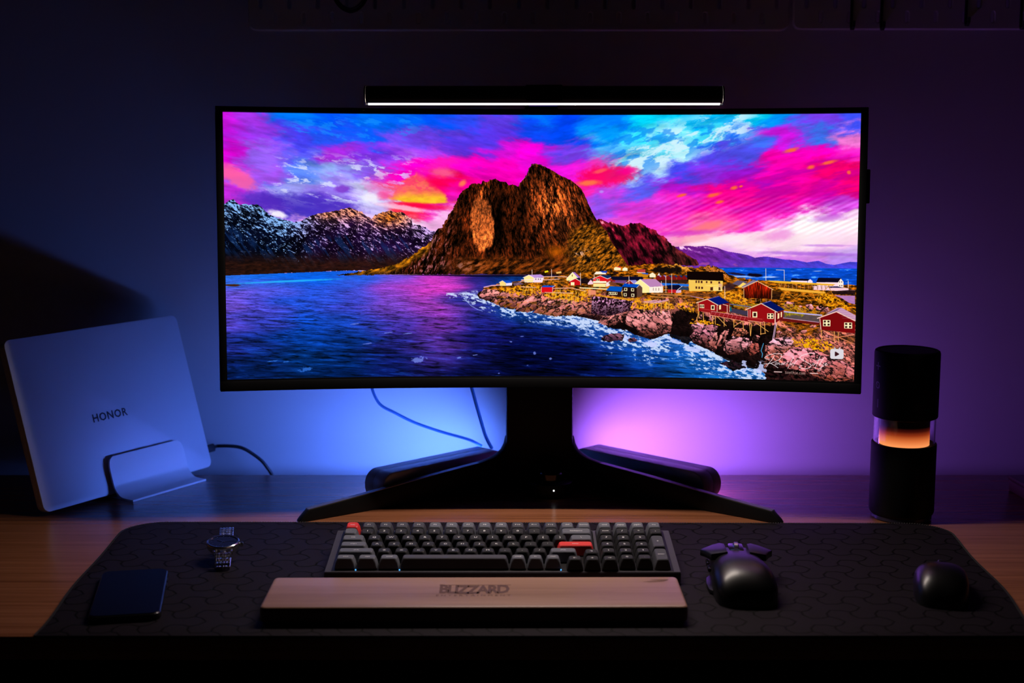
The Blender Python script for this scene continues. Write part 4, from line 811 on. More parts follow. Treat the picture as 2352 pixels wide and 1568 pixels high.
obj('bezel', arc_box(MW / 2 + .0004, hw, hb + .0005, MH / 2 + .0004, -.0016, .008, 2, .0006), M['black'], mon, 40)
obj('chin', arc_box(-hw + .0004, hw - .0004, hb, -MH / 2 - .0022, -.0032, .010, 48, .0007), M['black'], mon, 40)
obj('screen_gasket', arc_box(-MW / 2, MW / 2, -MH / 2 - .0024, -MH / 2 - .0002, -.0012, .004, 48), M['satin'], mon, 40)
bm = arc_box(hw - .004, hw + .0036, .056, .098, .010, .022, 2, .0012); obj('side_dock', bm, M['black'], mon, 40)
bm = arc_box(-.16, .16, -.09, .12, .024, .05, 12, .008); obj('rear_bulge', bm, M['black'], mon, 40)
# stand
def ml(x, y, z=0): return Vector((x - MON.x, y - MON.y, z))
CY0, CY1 = 1.956, 1.990
bm = bmesh.new(); add_box(bm, -.0085 - MON.x, .0856 - MON.x, CY0 - MON.y, CY1 - MON.y, .0, .40, None, .004)
obj('stand_column', bm, M['stand'], mon, 40)
obj('stand_arm', box(-.03, .03, .045, CY0 - MON.y + .01, .33, .39, .006), M['stand'], mon, 40)
for tip, apex, sg in (((-.2745, 1.7735), (-.0070, 1.962), 1), ((.3455, 1.7655), (.0845, 1.962), -1)):
    t, a = ml(*tip), ml(*apex); d = (a - t); L = d.length; d.normalize(); side = Vector((0, 0, 1)).cross(d)
    out = [(0, .0), (0, .0025), (.003, .006), (.013, .0150), (.109, .0240), (.2035, .0335), (L - .042, .0412), (L - .028, .0438), (L - .017, .0475), (L - .008, .0535), (L - .003, .0610), (L, .0720), (L, 0)]
    b2 = prism(out, .011, .0016, 2); b2.transform(frame(t - side * .0055, d, (0, 0, 1), d.cross(Vector((0, 0, 1)))) if False else Matrix.Identity(4))
    b2.transform(frame(t + side * .0055, d, (0, 0, 1), -side))
    o = obj('stand_leg', b2, M['stand'], mon, 40)
    b3 = prism([(.012, .0135), (.109, .0225), (.2, .0320), (L - .05, .0394), (L - .05, .0405), (.2, .0338), (.109, .0247), (.013, .0158)], .0085); b3.transform(frame(t + side * .00425, d, (0, 0, 1), -side))
    obj('lit_edge_strip', b3, mat('leg_edge_highlight', (.16, .15, .16), .34, .6), mon, 40)  # paler strip paints in lamp light along the leg's top edge

# ---------------------------------------------------------------- lamp clamped on the monitor
LY, LZ = 1.718, .5393; LR = .0113
lamp = empty('monitor_lamp', (.0381, LY, DZ + LZ), label='slim black light bar with a white glowing strip on the monitor top', cat='lamp')
def xcyl(r, x0, x1, n=40, bev=.0012):
    b = lathe([(0, x0), (r - bev, x0), (r, x0 + bev), (r, x1 - bev), (r - bev, x1), (0, x1)], n); b.transform(Matrix.Rotation(PI / 2, 4, 'Y')); return b
x0, x1 = -.2115, .2115
def lp_(a, x, r=LR): return (x, r * math.cos(math.radians(a)), r * math.sin(math.radians(a)))
angs = [236 - 332 * k / 44 for k in range(45)]                  # open towards the lower front, where the strip sits
bm = bmesh.new(); rings = [[bm.verts.new(lp_(a, x)) for a in angs] for x in (x0, x1)]
for k in range(44): bm.faces.new((rings[0][k], rings[0][k + 1], rings[1][k + 1], rings[1][k]))
obj('lamp_tube', bm, M['lamp_body'], lamp, 50)
bm = bmesh.new(); q_ = [bm.verts.new(lp_(a, x, LR * .985)) for a, x in ((-124, x0 + .0025), (-96, x0 + .0025), (-96, x1 - .0025), (-124, x1 - .0025))]
bm.faces.new(q_); o = obj('light_strip', bm, M['strip'], lamp, 0); o['label'] = 'glowing white strip'
for x in (-.2136, .2115): obj('end_cap', xcyl(LR + .0002, x, x + .0022, 40, .0006), M['black'], lamp, 40)
# clip over the top edge of the monitor
bm = bmesh.new(); cl = [bm.verts.new(lp_(a, x, LR + .0012)) for x in (-.0215, .0215) for a in [210 - 20 * k for k in range(13)]]
for k in range(12): bm.faces.new((cl[k], cl[k + 1], cl[13 + k + 1], cl[13 + k]))
obj('clip_band', bm, M['black'], lamp, 50)
obj('clip_foot', box(-.0175, .0185, .0885, .0910, -.0222, -.0104, .0006), M['black'], lamp, 40)
obj('clip_bracket', box(-.0175, .0185, .006, .162, -.0118, -.0090, .001), M['black'], lamp, 40)
obj('counterweight', box(-.022, .022, .1475, .170, -.060, -.0085, .006), M['black'], lamp, 40)
# ---------------------------------------------------------------- ambient light bars behind the stand legs
def light_bar(A, B, nsign, mname, label):
    A, B = Vector((*A, 0)), Vector((*B, 0)); d = (B - A); L = d.length; d.normalize(); n = Vector((0, 0, 1)).cross(d) * nsign
    if n.y < 0: n = -n
    r = empty('light_bar', (A.x, A.y, DZ), label=label, cat='light bar', group='glowing light bars behind the monitor stand')
    h, w = .042, .040
    out = rrect(-.004, L + .030, 0, h, .0195, 10)
    fr = frame((0, 0, 0.0003), d, (0, 0, 1), n)
    b = prism(out, w * .60, .002, 3); b.transform(fr); obj('housing', b, M['pod'], r, 40)
    inn = rrect(-.002, L + .028, .002, h - .002, .0178, 10); bm = bmesh.new()
    vo = [[bm.verts.new((p[0], p[1], z)) for p in q] for q, z in ((out, w * .60), (out, w), (inn, w), (inn, w * .60))]
    for a_, b_ in zip(vo[:-1], vo[1:]):
        for k in range(len(a_)): bm.faces.new((a_[k], a_[(k + 1) % len(a_)], b_[(k + 1) % len(a_)], b_[k]))
    bm.transform(fr); o = obj('rim', bm, M['pod'], r, 40)  # unseen lip, added deep to cut the light climbing the wall
    b = prism(rrect(.004, L + .022, .004, h - .004, .016, 8), .0012); b.transform(frame(n * (w * .60 + .0005) + Vector((0, 0, .0003)), d, (0, 0, 1), n))
    o = obj('diffuser', b, M[mname], r, 0); o['label'] = 'glowing diffuser facing the wall'
    b = box(.02, L - .01, .0, .0006, .004, w - .004, 0); b.transform(fr); obj('rubber_pad', b, M['black'], r, 0)
light_bar((-.0132, 2.006), (-.1507, 1.875), 1, 'blue', 'slanted rounded black light bar glowing blue behind left stand leg')
light_bar((.0911, 2.0204), (.2354, 1.8802), 1, 'viol', 'slanted rounded black light bar glowing violet behind right stand leg')

# ---------------------------------------------------------------- dial of the lamp, standing in front of the column
dial = empty('dial_controller', (.0535, 1.916, DZ), label='small round black dial with a white light dot before monitor column', cat='dial')
obj('dial_base', lathe([(0, 0), (.029, 0), (.0312, .002), (.0315, .012), (.030, .0185), (.0285, .0195), (0, .0195)], 48), M['satin'], dial, 40)
obj('dial_knob', lathe([(0, .0195), (.0165, .0195), (.0165, .0300), (.0152, .0315), (0, .0318)], 48), M['gloss'], dial, 40)
o = obj('light_dot', lathe([(0, 0), (.0009, 0), (.0009, .0006), (0, .0008)], 12), M['led'], dial, 0); o.location = (.0034, -.0313, .0125); o.rotation_euler = (PI / 2, 0, 0)

# ---------------------------------------------------------------- cables against the wall
def cable(name, pts, r, m, label, cat='cable', group=None):
    P = spline(pts, 10); o = Vector(pts[0]); b = tube([p - o for p in P], r, 10)
    c = obj(name, b, m, None, 60); c.location = o; return tag(c, label, cat, group)
def up(v): return (v[0], v[1], v[2] + DZ)
cable('cable', [up(p) for p in ((-.199, 1.93, .20), (-.1985, 1.95, .165), (-.196, 1.955, .142), (-.186, 1.965, .117), (-.165, 1.975, .102), (-.137, 1.985, .0855), (-.10, 2.0, .069), (-.064, 2.02, .054), (-.045, 2.04, .040))], .0021, M['cable'], 'thin blue cable curving down behind the left light bar')
cable('cable', [up(p) for p in ((-.064, 1.93, .20), (-.0625, 1.95, .168), (-.0575, 1.97, .142), (-.0485, 1.985, .104), (-.0385, 2.01, .062), (-.030, 2.035, .038))], .0026, M['cable'], 'thick blue cable dropping straight beside the monitor column')

# ---------------------------------------------------------------- laptop held upright in a metal dock
yaw, lean, LWID, LHGT = 1.0092, .2851, .3079, .2311
d = Vector((math.cos(yaw), math.sin(yaw), 0)); nh = Vector((math.sin(yaw), -math.cos(yaw), 0))
upv = Vector((0, 0, 1)) * math.cos(lean) - nh * math.sin(lean); nf = nh * math.cos(lean) + Vector((0, 0, 1)) * math.sin(lean)
LO = Vector((-.6075, 1.7951, DZ + .0056))
lap = empty('laptop', LO, label='slim silver laptop standing upright in a metal dock, lid lit blue', cat='laptop')
FL = frame((0, 0, 0), d, upv, nf)
b = prism(rrect(0, LWID, 0, LHGT, .010, 6), .0052, .0012, 2); b.transform(frame(nf * -.0052, d, upv, nf)); obj('lid', b, M['lid'], lap, 40)
b = prism(rrect(.001, LWID - .001, .001, LHGT - .001, .010, 6), .0090, .0022, 2); b.transform(frame(nf * -.0146, d, upv, nf)); obj('base', b, M['lid'], lap, 40)
b = box(.03, LWID - .03, LHGT - .010, LHGT - .003, -.0125, -.0030, .001); b.transform(FL); obj('hinge', b, M['ink'], lap, 40)
me = text_mesh('HONOR', .0155, 'lettering', 0, .0003, 0, 1.12); me.transform(frame(d * (.1425) + upv * .1062 + nf * .0003, d, upv, nf))
o = mobj('lettering', me, M['ink'], lap, 0); o['label'] = 'dark maker name printed on lid'
# dock: two bent plates and a thin foot
dock = empty('laptop_dock', LO + d * .19, label='brushed aluminium dock with bent plates gripping the upright laptop', cat='laptop dock')
def bent(s0, s1, sgn, hgt, off, lip):
    """a plate that stands along the laptop and curls outwards into a foot"""
    prof = []; r = .012; base = Vector((0, 0, -.0030))
    n_ = nh * sgn; slope = upv if sgn > 0 else upv
    top = n_ * off + slope * hgt
    low = n_ * off + slope * .018
    prof = [top, n_ * off + slope * (hgt * .6), low, n_ * (off + .0005) + slope * .0085, n_ * (off + .0040) + Vector((0, 0, .0008)), n_ * (off + .0110) + Vector((0, 0, -.0032)), n_ * (off + .0200) + Vector((0, 0, -.0042)), n_ * (off + lip) + Vector((0, 0, -.0042))]
    P = spline(prof, 6); bm = bmesh.new(); th_ = .0026; rows = []
    NS = 10
    for i, p in enumerate(P):
        t = (P[min(i + 1, len(P) - 1)] - P[max(i - 1, 0)]).normalized(); nn = t.cross(d).normalized()
        h_ = p.z + .0002
        cut = 0
        k = max(0.0, 1 - (i / 5.0)); cut = .009 * (1 - math.sqrt(max(0, 1 - k * k)))
        rows.append([bm.verts.new(p + d * s + nn * q) for s, q in ((s0 + cut, -th_ / 2), (s1 - cut, -th_ / 2), (s1 - cut, th_ / 2), (s0 + cut, th_ / 2))])
    for a, b_ in zip(rows[:-1], rows[1:]):
        for j in range(4): bm.faces.new((a[j], a[(j + 1) % 4], b_[(j + 1) % 4], b_[j]))
    bm.faces.new(rows[0][::-1]); bm.faces.new(rows[-1]); return bm
obj('front_plate', bent(-.075, .064, 1, .052, .0060, .033), M['alu'], dock, 40)
obj('back_plate', bent(-.075, .064, -1, .052, .0200, .030), M['alu'], dock, 40)
b = box(-.075, .064, -.0485, .0370, -.0055, -.0043, .0004); b.transform(frame((0, 0, 0), d, nh.cross(d).cross(d) * -1 if False else -nh * -1, (0, 0, 1))); obj('foot_plate', b, M['alu'], dock, 40)
pl_ = LO + d * (LWID + .0005) + upv * .026 - nf * .010
cable('charging_cable', [tuple(pl_ + d * .018), tuple(pl_ + d * .032), up((-.405, 2.060, .0335)), up((-.385, 2.060, .0235)), up((-.366, 2.062, .005)), up((-.352, 2.066, -.03)), up((-.345, 2.07, -.12))], .0026, M['cable_black'], 'black charging cable plugged into the laptop edge', 'cable')
chg = bpy.data.objects['charging_cable']
b = prism(rrect(-.006, .006, -.0032, .0032, .003, 5), .021, .0008); b.transform(frame(Vector((0, 0, 0)) + d * -.0185, upv, nf, d)); obj('plug', b, M['cable_black'], chg, 40)

# ---------------------------------------------------------------- round speaker with a glowing window
spk = empty('speaker', (.507, 1.80, DZ), label='tall black cylindrical speaker with an orange glowing glass window', cat='speaker')
R = .0412
obj('lower_body', lathe([(0, .0055), (R - .003, .0055), (R - .0012, .0075), (R, .0105), (R, .0985), (R - .0006, .0998), (R - .0028, .0998), (R - .0034, .0982), (0, .0982)], 72), M['black'], spk, 35)
obj('foot_ring', lathe([(0, 0), (R - .0045, 0), (R - .0025, .0015), (R - .0028, .0056), (0, .0056)], 72), mat('foot_ring', (.05, .05, .09), .25, .6), spk, 35)
bm = lathe([(R - .0022, .0990), (R - .0022, .1335), (R - .0040, .1335), (R - .0040, .0990), (R - .0022, .0990)], 72)
gl = mat('clear_window', (.96, .96, .98), .02); bsdf(gl).inputs['Transmission Weight'].default_value = 1.0; bsdf(gl).inputs['IOR'].default_value = 1.35
obj('glass_window', bm, gl, spk, 35)
m = bpy.data.materials.new('flame_light'); m.use_nodes = True; b_ = bsdf(m); b_.inputs['Base Color'].default_value = (.01, .005, .004, 1); b_.inputs['Roughness'].default_value = .4
tc = nod(m, 'ShaderNodeTexCoord'); sp = nod(m, 'ShaderNodeSeparateXYZ'); mr = nod(m, 'ShaderNodeMapRange'); mr.inputs[1].default_value = .0985; mr.inputs[2].default_value = .1235
r_ = nod(m, 'ShaderNodeValToRGB'); e = r_.color_ramp.elements; e[0].position = 0; e[0].color = (1.0, .33, .10, 1); e[1].position = 1; e[1].color = (0, 0, 0, 1)
for p_, c_ in ((.35, (.66, .145, .032)), (.62, (.26, .03, .006)), (.82, (.05, .004, .002))): k = e.new(p_); k.color = (*c_, 1)
lk(m, tc.outputs['Object'], sp.inputs[0]); lk(m, sp.outputs[2], mr.inputs[0]); lk(m, mr.outputs[0], r_.inputs[0]); lk(m, r_.outputs[0], b_.inputs['Emission Color']); b_.inputs['Emission Strength'].default_value = 1.15
o = obj('glow_core', lathe([(.0318, .0982), (.0318, .1338)], 64), m, spk, 60); o['label'] = 'orange glowing core fading upwards'
obj('upper_body', lathe([(0, .1330), (R - .004, .1330), (R - .0006, .1340), (R, .1352), (R, .2165), (R - .0008, .2192), (R - .0028, .2205), (R - .0056, .2200), (R - .0066, .2188), (0, .2188)], 72), M['black'], spk, 35)
obj('top_disc', lathe([(0, .2186), (R - .0068, .2186), (R - .0072, .2196), (0, .2198)], 72), mat('top_mesh', (.03, .026, .03), .7), spk, 35)
def on_cyl(body, size, ang, z, rot, m, lab, bold=0.0):
    me = text_mesh(body, size, 'lettering', 0, bold)
    me.transform(Matrix.Rotation(rot, 4, 'Z'))
    rr = R + .00025
    for v in me.vertices:
        a = ang + v.co.x / rr; v.co = Vector((rr * math.sin(a), -rr * math.cos(a), z + v.co.y))
    o = mobj('lettering', me, m, spk, 0)
    if lab: o['label'] = lab
    return o
view = math.atan2(.507, 1.80)
aL = -view - math.radians(57)
on_cyl('+', .021, aL, .2010, PI / 2, M['grey_print'], 'faint plus sign')
on_cyl('\u00d8', .0125, aL, .1765, PI / 2, M['grey_print'], 'faint struck ring sign')
on_cyl('\u2013', .021, aL, .1530, PI / 2, M['grey_print'], 'faint minus sign')
on_cyl('S I N E B O X', .0064, -view + math.radians(25), .0545, -PI / 2, mat('speaker_print', (.028, .026, .03), .5), 'faint vertical lettering')

# ---------------------------------------------------------------- pegboards and what hangs on them
PS = 1.03; PT = .0052; PY = 2.0900
def pegboard(x0, x1, z0, z1, first, label):
    r = empty('pegboard', (x0, PY, DZ + z0), label=label, cat='pegboard')
    bm = bmesh.new(); pw, ph = .04 * PS, .02 * PS; sw, sh = .0026 * PS, .0077 * PS
    W_, H_ = x1 - x0, z1 - z0
    slots = []
    row = 0; z = .0184
    while z + sh < H_ - .004:
        x = first - x0 + (pw / 2 if row % 2 else 0)
        while x - pw > .008: x -= pw
        if x < .012: x += pw
        while x < W_ - .012: slots.append((x, z)); x += pw
        row += 1; z += ph
    # columns of cells half a pitch wide: every cell of a row holds a slot or is plain
    def slot(cx, cz, y, g=0.0):
        sw, sh = .0026 * PS + g, .0077 * PS + g
        pts = []
        for k in range(9):
            a = PI * k / 8; pts.append((cx + sw * math.cos(a), cz + sh - sw + sw * math.sin(a)))
        for k in range(9):
            a = PI + PI * k / 8; pts.append((cx + sw * math.cos(a), cz - sh + sw + sw * math.sin(a)))
        return [bm.verts.new((px, y, pz)) for px, pz in pts]
    outer = [bm.verts.new((px, 0, pz)) for px, pz in rrect(.0022, W_ - .0022, .0022, H_ - .0022, .010, 6)]
    es = [bm.edges.new((outer[i], outer[(i + 1) % len(outer)])) for i in range(len(outer))]
    rims = []
    for cx, cz in slots:
        v = slot(cx, cz, 0, .0011); rims.append(v); es += [bm.edges.new((v[i], v[(i + 1) % len(v)])) for i in range(len(v))]
    bmesh.ops.triangle_fill(bm, use_beauty=True, use_dissolve=False, edges=es)
    seconds = [[bm.verts.new((px, .0022, pz)) for px, pz in rrect(0, W_, 0, H_, .0115, 6)]] + [slot(cx, cz, .0014) for cx, cz in slots]
    for lp, b_ in zip([outer] + rims, seconds):
        c_ = [bm.verts.new((v.co.x, PT, v.co.z)) for v in b_]
        for p_, q_ in ((lp, b_), (b_, c_)):
            for i in range(len(lp)): bm.faces.new((p_[i], p_[(i + 1) % len(lp)], q_[(i + 1) % len(lp)], q_[i]))
    obj('panel', bm, M['peg'], r, 30)
    for sx in (.06, W_ - .06): obj('wall_spacer', box(sx - .02, sx + .02, PT, WALL - PY, H_ * .45, H_ * .45 + .03, .002), M['peg'], r, 30)
    return r
pegboard(-.3792, .3985, .6385, .98, -.3404, 'dark slotted pegboard on the wall, left of the seam')
pegboard(.4035, 1.19, .6400, .98, .4437, 'dark slotted pegboard on the wall, right of the seam')
def hook(x, zb, label):
    out = [(0, .105), (.0025, .105), (.0025, .010), (.0050, .0045), (.0105, .0035), (.0150, .0060), (.0165, .0130), (.0185, .0130), (.0175, .0050), (.0120, .0004), (.0040, .0008), (.0005, .006)]
    b = prism(out, .0042, .0006, 1); o = obj('wall_hook', b, M['hook'], None, 30)
    b_m = frame((x, PY - .0004, DZ + zb), (0, -1, 0), (0, 0, 1), (-1, 0, 0)); o.matrix_world = b_m
    tag(o, label, 'hook', 'hooks on the right pegboard')
for x_, z_, l_ in ((.4895, .6385, 'black wall hook nearest the seam between the pegboards'), (.5325, .6380, 'second black wall hook from the pegboard seam'), (.6535, .6440, 'third black wall hook from the pegboard seam'), (.7330, .6390, 'black wall hook at the far right edge of pegboard')): hook(x_, z_, l_)
coil = []
for k in range(150):
    a = 2 * PI * k / 44; r_ = .0275 - .00005 * k
    coil.append(Vector((r_ * math.cos(a) * .92 + .0004 * (k % 11), -.0015 * math.sin(a * .33) - .00006 * k, r_ * 1.15 * math.sin(a))))
o = obj('cable_coil', tube(coil, .0013, 8), M['cable_black'], None, 60); o.location = (-.2325, PY - .006, DZ + .6935); tag(o, 'coiled black cable hanging on the left pegboard', 'cable')
obj('coil_peg', box(-.002, .002, -.012, .006, .019, .023, .0008), M['hook'], o, 30)

# ---------------------------------------------------------------- dark box at the right edge of the desk
bx = empty('storage_box', (.6945, 1.937, DZ), (0, 0, math.radians(4)), 'dark red flat box at the right end of the desk', 'box')
obj('box_body', box(0, .16, -.20, 0, 0, .0150, .0015), M['box'], bx, 30)
obj('box_lid', box(-.001, .161, -.201, .001, .0152, .0215, .0015), M['box'], bx, 30)

# ================================================================ ON THE MAT
Z0 = DZ + MT
# ---------------------------------------------------------------- keyboard
P = .0194; KT = math.radians(5.2)
kb = empty('keyboard', (-.0105, 1.512, Z0), (0, 0, 0), 'black mechanical keyboard with grey and red keys and number pad', 'keyboard')
KM = Matrix.Rotation(KT, 4, 'X') @ Matrix.Translation((0, 0, .0))
KW, KD = .3935, .128
side = [(0, .0015), (0, .0115), (.002, .0138), (KD - .002, .0138), (KD, .0118), (KD, -.0095), (KD - .02, -.0095), (.02, .0015)]
b = prism(side, KW, .0012, 2); b.transform(KM @ frame((-KW / 2, 0, 0), (0, 1, 0), (0, 0, 1), (1, 0, 0))); obj('case', b, M['case'], kb, 40)
b = box(-KW / 2 + .0075, KW / 2 - .0075, .0040, KD - .0045, .0136, .0141); b.transform(KM); obj('key_plate', b, M['satin'], kb, 0)
gx = -KW / 2 + .0102
b = box(gx + 15.05 * P, gx + 15.22 * P, .021 + .0012, KD - .006, .0140, .0152, .0004); b.transform(KM); obj('divider', b, M['case'], kb, 30)
for sx in (-.16, .16):
    b = box(sx - .014, sx + .014, KD - .022, KD - .012, -.0002, .0035, .001); obj('kick_foot', b, M['satin'], kb, 30); 
def keycap(w, h, hgt=.0112):
    bm = bmesh.new(); W1, H1 = w * P - .0011, h * P - .0011; rings = []
    for t, ins, r in ((0, 0, .0012), (.55, .0012, .0016), (.92, .0026, .0026), (1.0, .0034, .0028)):
        sh = .0006 * t
        rings.append([bm.verts.new((px, py + sh, t * hgt)) for px, py in rrect(-W1 / 2 + ins, W1 / 2 - ins, -H1 / 2 + ins * .85, H1 / 2 - ins * .85, r, 3)])
    for a, b_ in zip(rings[:-1], rings[1:]):
        n = len(a)
        for k in range(n): bm.faces.new((a[k], a[(k + 1) % n], b_[(k + 1) % n], b_[k]))
    c = bm.verts.new((0, .0006, hgt - .0007)); n = len(rings[-1])
    for k in range(n): bm.faces.new((rings[-1][k], rings[-1][(k + 1) % n], c))
    return bm
caps = {}
def cap_mesh(w, h, mk):
    if (w, h, mk) not in caps:
        me = bpy.data.meshes.new('keycap'); b_ = keycap(w, h); bmesh.ops.recalc_face_normals(b_, faces=b_.faces[:]); b_.to_mesh(me); b_.free()
        me.polygons.foreach_set('use_smooth', [True] * len(me.polygons)); me.set_sharp_from_angle(angle=math.radians(14)); me.materials.append(M[mk]); caps[(w, h, mk)] = me
    return caps[(w, h, mk)]
legs = {}
def leg_mesh(s, size):
    if (s, size) not in legs:
        me = text_mesh(s, size, 'legend'); me.materials.append(M['legend']); legs[(s, size)] = me
    return legs[(s, size)]
D_, G_, S_, R_ = 'key_dark', 'key_grey', 'key_mid', 'key_red'
rows = []
rows.append((0, [('esc', 1, 1, R_)] + [('F%d' % k, 1, 1, G_ if 5 <= k <= 9 else S_) for k in range(1, 13)] + [('del', 1, 1, G_), ('home', 1, 1, G_), None, ('end', 1, 1, G_), ('pgup', 1, 1, G_), ('pgdn', 1, 1, G_), ('ins', 1, 1, G_)]))
rows.append((1, [('`', 1, 1, G_)] + [(c, 1, 1, D_) for c in '1234567890-='] + [('backspace', 2, 1, G_), None, ('num', 1, 1, D_), ('/', 1, 1, D_), ('*', 1, 1, D_), ('-', 1, 1, D_)]))
rows.append((2, [('tab', 1.5, 1, G_)] + [(c, 1, 1, D_) for c in 'QWERTYUIOP[]'] + [('\\', 1.5, 1, G_), None, ('7', 1, 1, D_), ('8', 1, 1, D_), ('9', 1, 1, D_), ('+', 1, 2, S_)]))
rows.append((3, [('caps', 1.75, 1, G_)] + [(c, 1, 1, D_) for c in "ASDFGHJKL;'"] + [('enter', 2.25, 1, R_), None, ('4', 1, 1, D_), ('5', 1, 1, D_), ('6', 1, 1, D_)]))
rows.append((4, [('shift', 2.25, 1, G_)] + [(c, 1, 1, D_) for c in 'ZXCVBNM,./'] + [('shift', 1.75, 1, G_), ('\u2191', 1, 1, D_, .25, .18), None, ('1', 1, 1, D_), ('2', 1, 1, D_), ('3', 1, 1, D_), ('enter', 1, 2, S_)]))
rows.append((5, [('ctrl', 1.25, 1, G_), ('opt', 1.25, 1, G_), ('cmd', 1.25, 1, G_), ('', 6.25, 1, S_), ('cmd', 1, 1, G_), ('fn', 1, 1, G_), ('ctrl', 1, 1, G_), ('\u2190', 1, 1, D_, .25, .18), ('\u2193', 1, 1, D_, .25, .18), ('\u2192', 1, 1, D_, .25, .18), ('0', 1, 1, D_, .0, 0), ('.', 1, 1, D_, .0, 0)]))
tiltk = {0: 3, 1: 3, 2: 0, 3: -3, 4: -5, 5: -6}; liftk = {0: .0004, 1: .0004, 2: .0, 3: -.0004, 4: -.0002, 5: -.0002}
for r, keys in rows:
    x = 0.0
    for k in keys:
        if k is None: x = 15.25; continue
        s, w, h, mk = k[:4]; ox, oy = (k[4], k[5]) if len(k) > 4 else (0, 0)
        if r == 5 and s == '0': x = 16.25
        cx = gx + (x + ox + w / 2) * P; cy = .0058 + (5 - r - oy * .9 + .5 - (h - 1) / 2) * P; x += w
        o = bpy.data.objects.new('keycap', cap_mesh(w, h, mk)); C.objects.link(o); o.parent = kb
        mt = KM @ Matrix.Translation((cx, cy, .0150 + liftk[r] - (.0008 if h > 1 else 0))) @ Matrix.Rotation(math.radians(tiltk[r] if h == 1 else -1), 4, 'X'); o.matrix_local = mt
        if mk == R_: o['label'] = 'red keycap'
        if s:
            big = len(s) == 1; l = bpy.data.objects.new('legend', leg_mesh(s, .0056 if big else (.0042 if len(s) < 5 else .0036))); C.objects.link(l); l.parent = o
            l.location = (0, .0006, .0096 if big and h == 1 else .0098)
            l.location.z = .01115 if not big else .0109
for x_, y_ in ((1.25, .30), (3.75, .30), (12.95, .30)):
    b = box(-.0006, .0006, -.0005, .0005, 0, .0012); b.transform(KM @ Matrix.Translation((gx + x_ * P, .0052, .0142))); o = obj('indicator_light', b, M['led_blue'], kb, 0)

# ---------------------------------------------------------------- wooden wrist rest
wr = empty('wrist_rest', (-.0355, 1.431, Z0), (0, 0, math.radians(.35)), 'brown wooden wrist rest with burnt lettering in front of keyboard', 'wrist rest')
o = prism(rrect(-.2205, .2140, -.0485, .0495, .006, 5), .0165, .003, 3); o.transform(Matrix.Translation((0, 0, .0024))); obj('wood_bar', o, M['rest'], wr, 40)
obj('rubber_base', prism(rrect(-.2165, .2100, -.0450, .0460, .005, 5), .0024), M['black'], wr, 40)
me = text_mesh('BLIZZARD', .0215, 'lettering', 0, .00085, 0, .84)
for v in me.vertices:
    t = v.co.x / .040; v.co.y *= 1.0 + .16 * abs(t) ** 2 * (1 if v.co.y > 0 else .35); v.co.y -= .0012 * (1 - t * t)
xs_ = [v.co.x for v in me.vertices]; sc = .0735 / (max(xs_) - min(xs_))
me.transform(Matrix.Translation((-.0040, .0065, .01905)) @ Matrix.Diagonal((sc, 1.55, 1, 1)))
o = mobj('burnt_lettering', me, M['burn'], wr, 0); o['label'] = 'large angular burnt lettering'
b2 = bmesh.new()
add_box(b2, -.0415, .0345, .0205, .0214, .01900, .01908); add_box(b2, -.021, -.0045, -.0078, -.0072, .01900, .01908); o = obj('burnt_rule', b2, M['burn'], wr, 0)
me = text_mesh('E N T E R T A I N M E N T', .0052, 'lettering'); xs_ = [v.co.x for v in me.vertices]; sc = .0775 / (max(xs_) - min(xs_))
me.transform(Matrix.Translation((-.0047, -.0130, .01905)) @ Matrix.Diagonal((sc, 1.3, 1, 1))); o = mobj('burnt_lettering', me, M['burn'], wr, 0); o['label'] = 'small spaced burnt lettering'

b2 = bmesh.new()
for pts_ in ([(.176, .0300), (.186, .0335), (.196, .0350), (.204, .0380)], [(.180, .0295), (.190, .0310), (.199, .0335), (.203, .0370)], [(.184, .0385), (.193, .0378), (.203, .0382)]):
    P_ = spline([(a, c_, 0) for a, c_ in pts_], 5); vl = []
    for i_, p_ in enumerate(P_):
        t_ = i_ / (len(P_) - 1); w_ = .0007 * math.sin(PI * (.08 + .84 * t_)); vl.append((b2.verts.new((p_.x, p_.y - w_, .01905)), b2.verts.new((p_.x, p_.y + w_, .01905))))
    for a_, c_ in zip(vl[:-1], vl[1:]): b2.faces.new((a_[0], c_[0], c_[1], a_[1]))
o = obj('burnt_emblem', b2, M['burn'], wr, 0); o['label'] = 'slanted burnt emblem in the corner'

# ---------------------------------------------------------------- wristwatch
wt = empty('wristwatch', (-.3345, 1.594, Z0), (0, 0, math.radians(9)), 'steel wristwatch with a blue dial lying on its bracelet', 'watch')
WT = Matrix.Translation((0, 0, .0215)) @ Matrix.Rotation(math.radians(7), 4, 'X')
def wp(b): b.transform(WT); return b
obj('watch_case', wp(lathe([(0, -.006), (.0165, -.006), (.0185, -.004), (.0192, 0), (.0188, .0022), (0, .0022)], 56)), M['steel'], wt, 35)
obj('bezel_ring', wp(lathe([(.0172, .0022), (.0188, .0022), (.0186, .0030), (.0176, .0038), (.0166, .0036), (.0166, .0022)], 56)), M['steel'], wt, 35)
obj('watch_dial', wp(lathe([(0, .0026), (.0168, .0026)], 56)), M['dial'], wt, 0)
b = bmesh.new()
for k in range(12):
    a = PI * k / 6; add_box(b, -.0004, .0004, .0125, .0150, .0027, .0030, Matrix.Rotation(a, 4, 'Z'))
obj('hour_marks', wp(b), M['steel'], wt, 0)
for L_, w_, a in ((.0085, .0006, 55), (.0130, .0004, -80), (.0140, .0002, 160)):
    b = box(-w_, w_, -.002, L_, .0031, .0034); b.transform(WT @ Matrix.Rotation(math.radians(a), 4, 'Z')); obj('watch_hand', b, M['steel'], wt, 0)
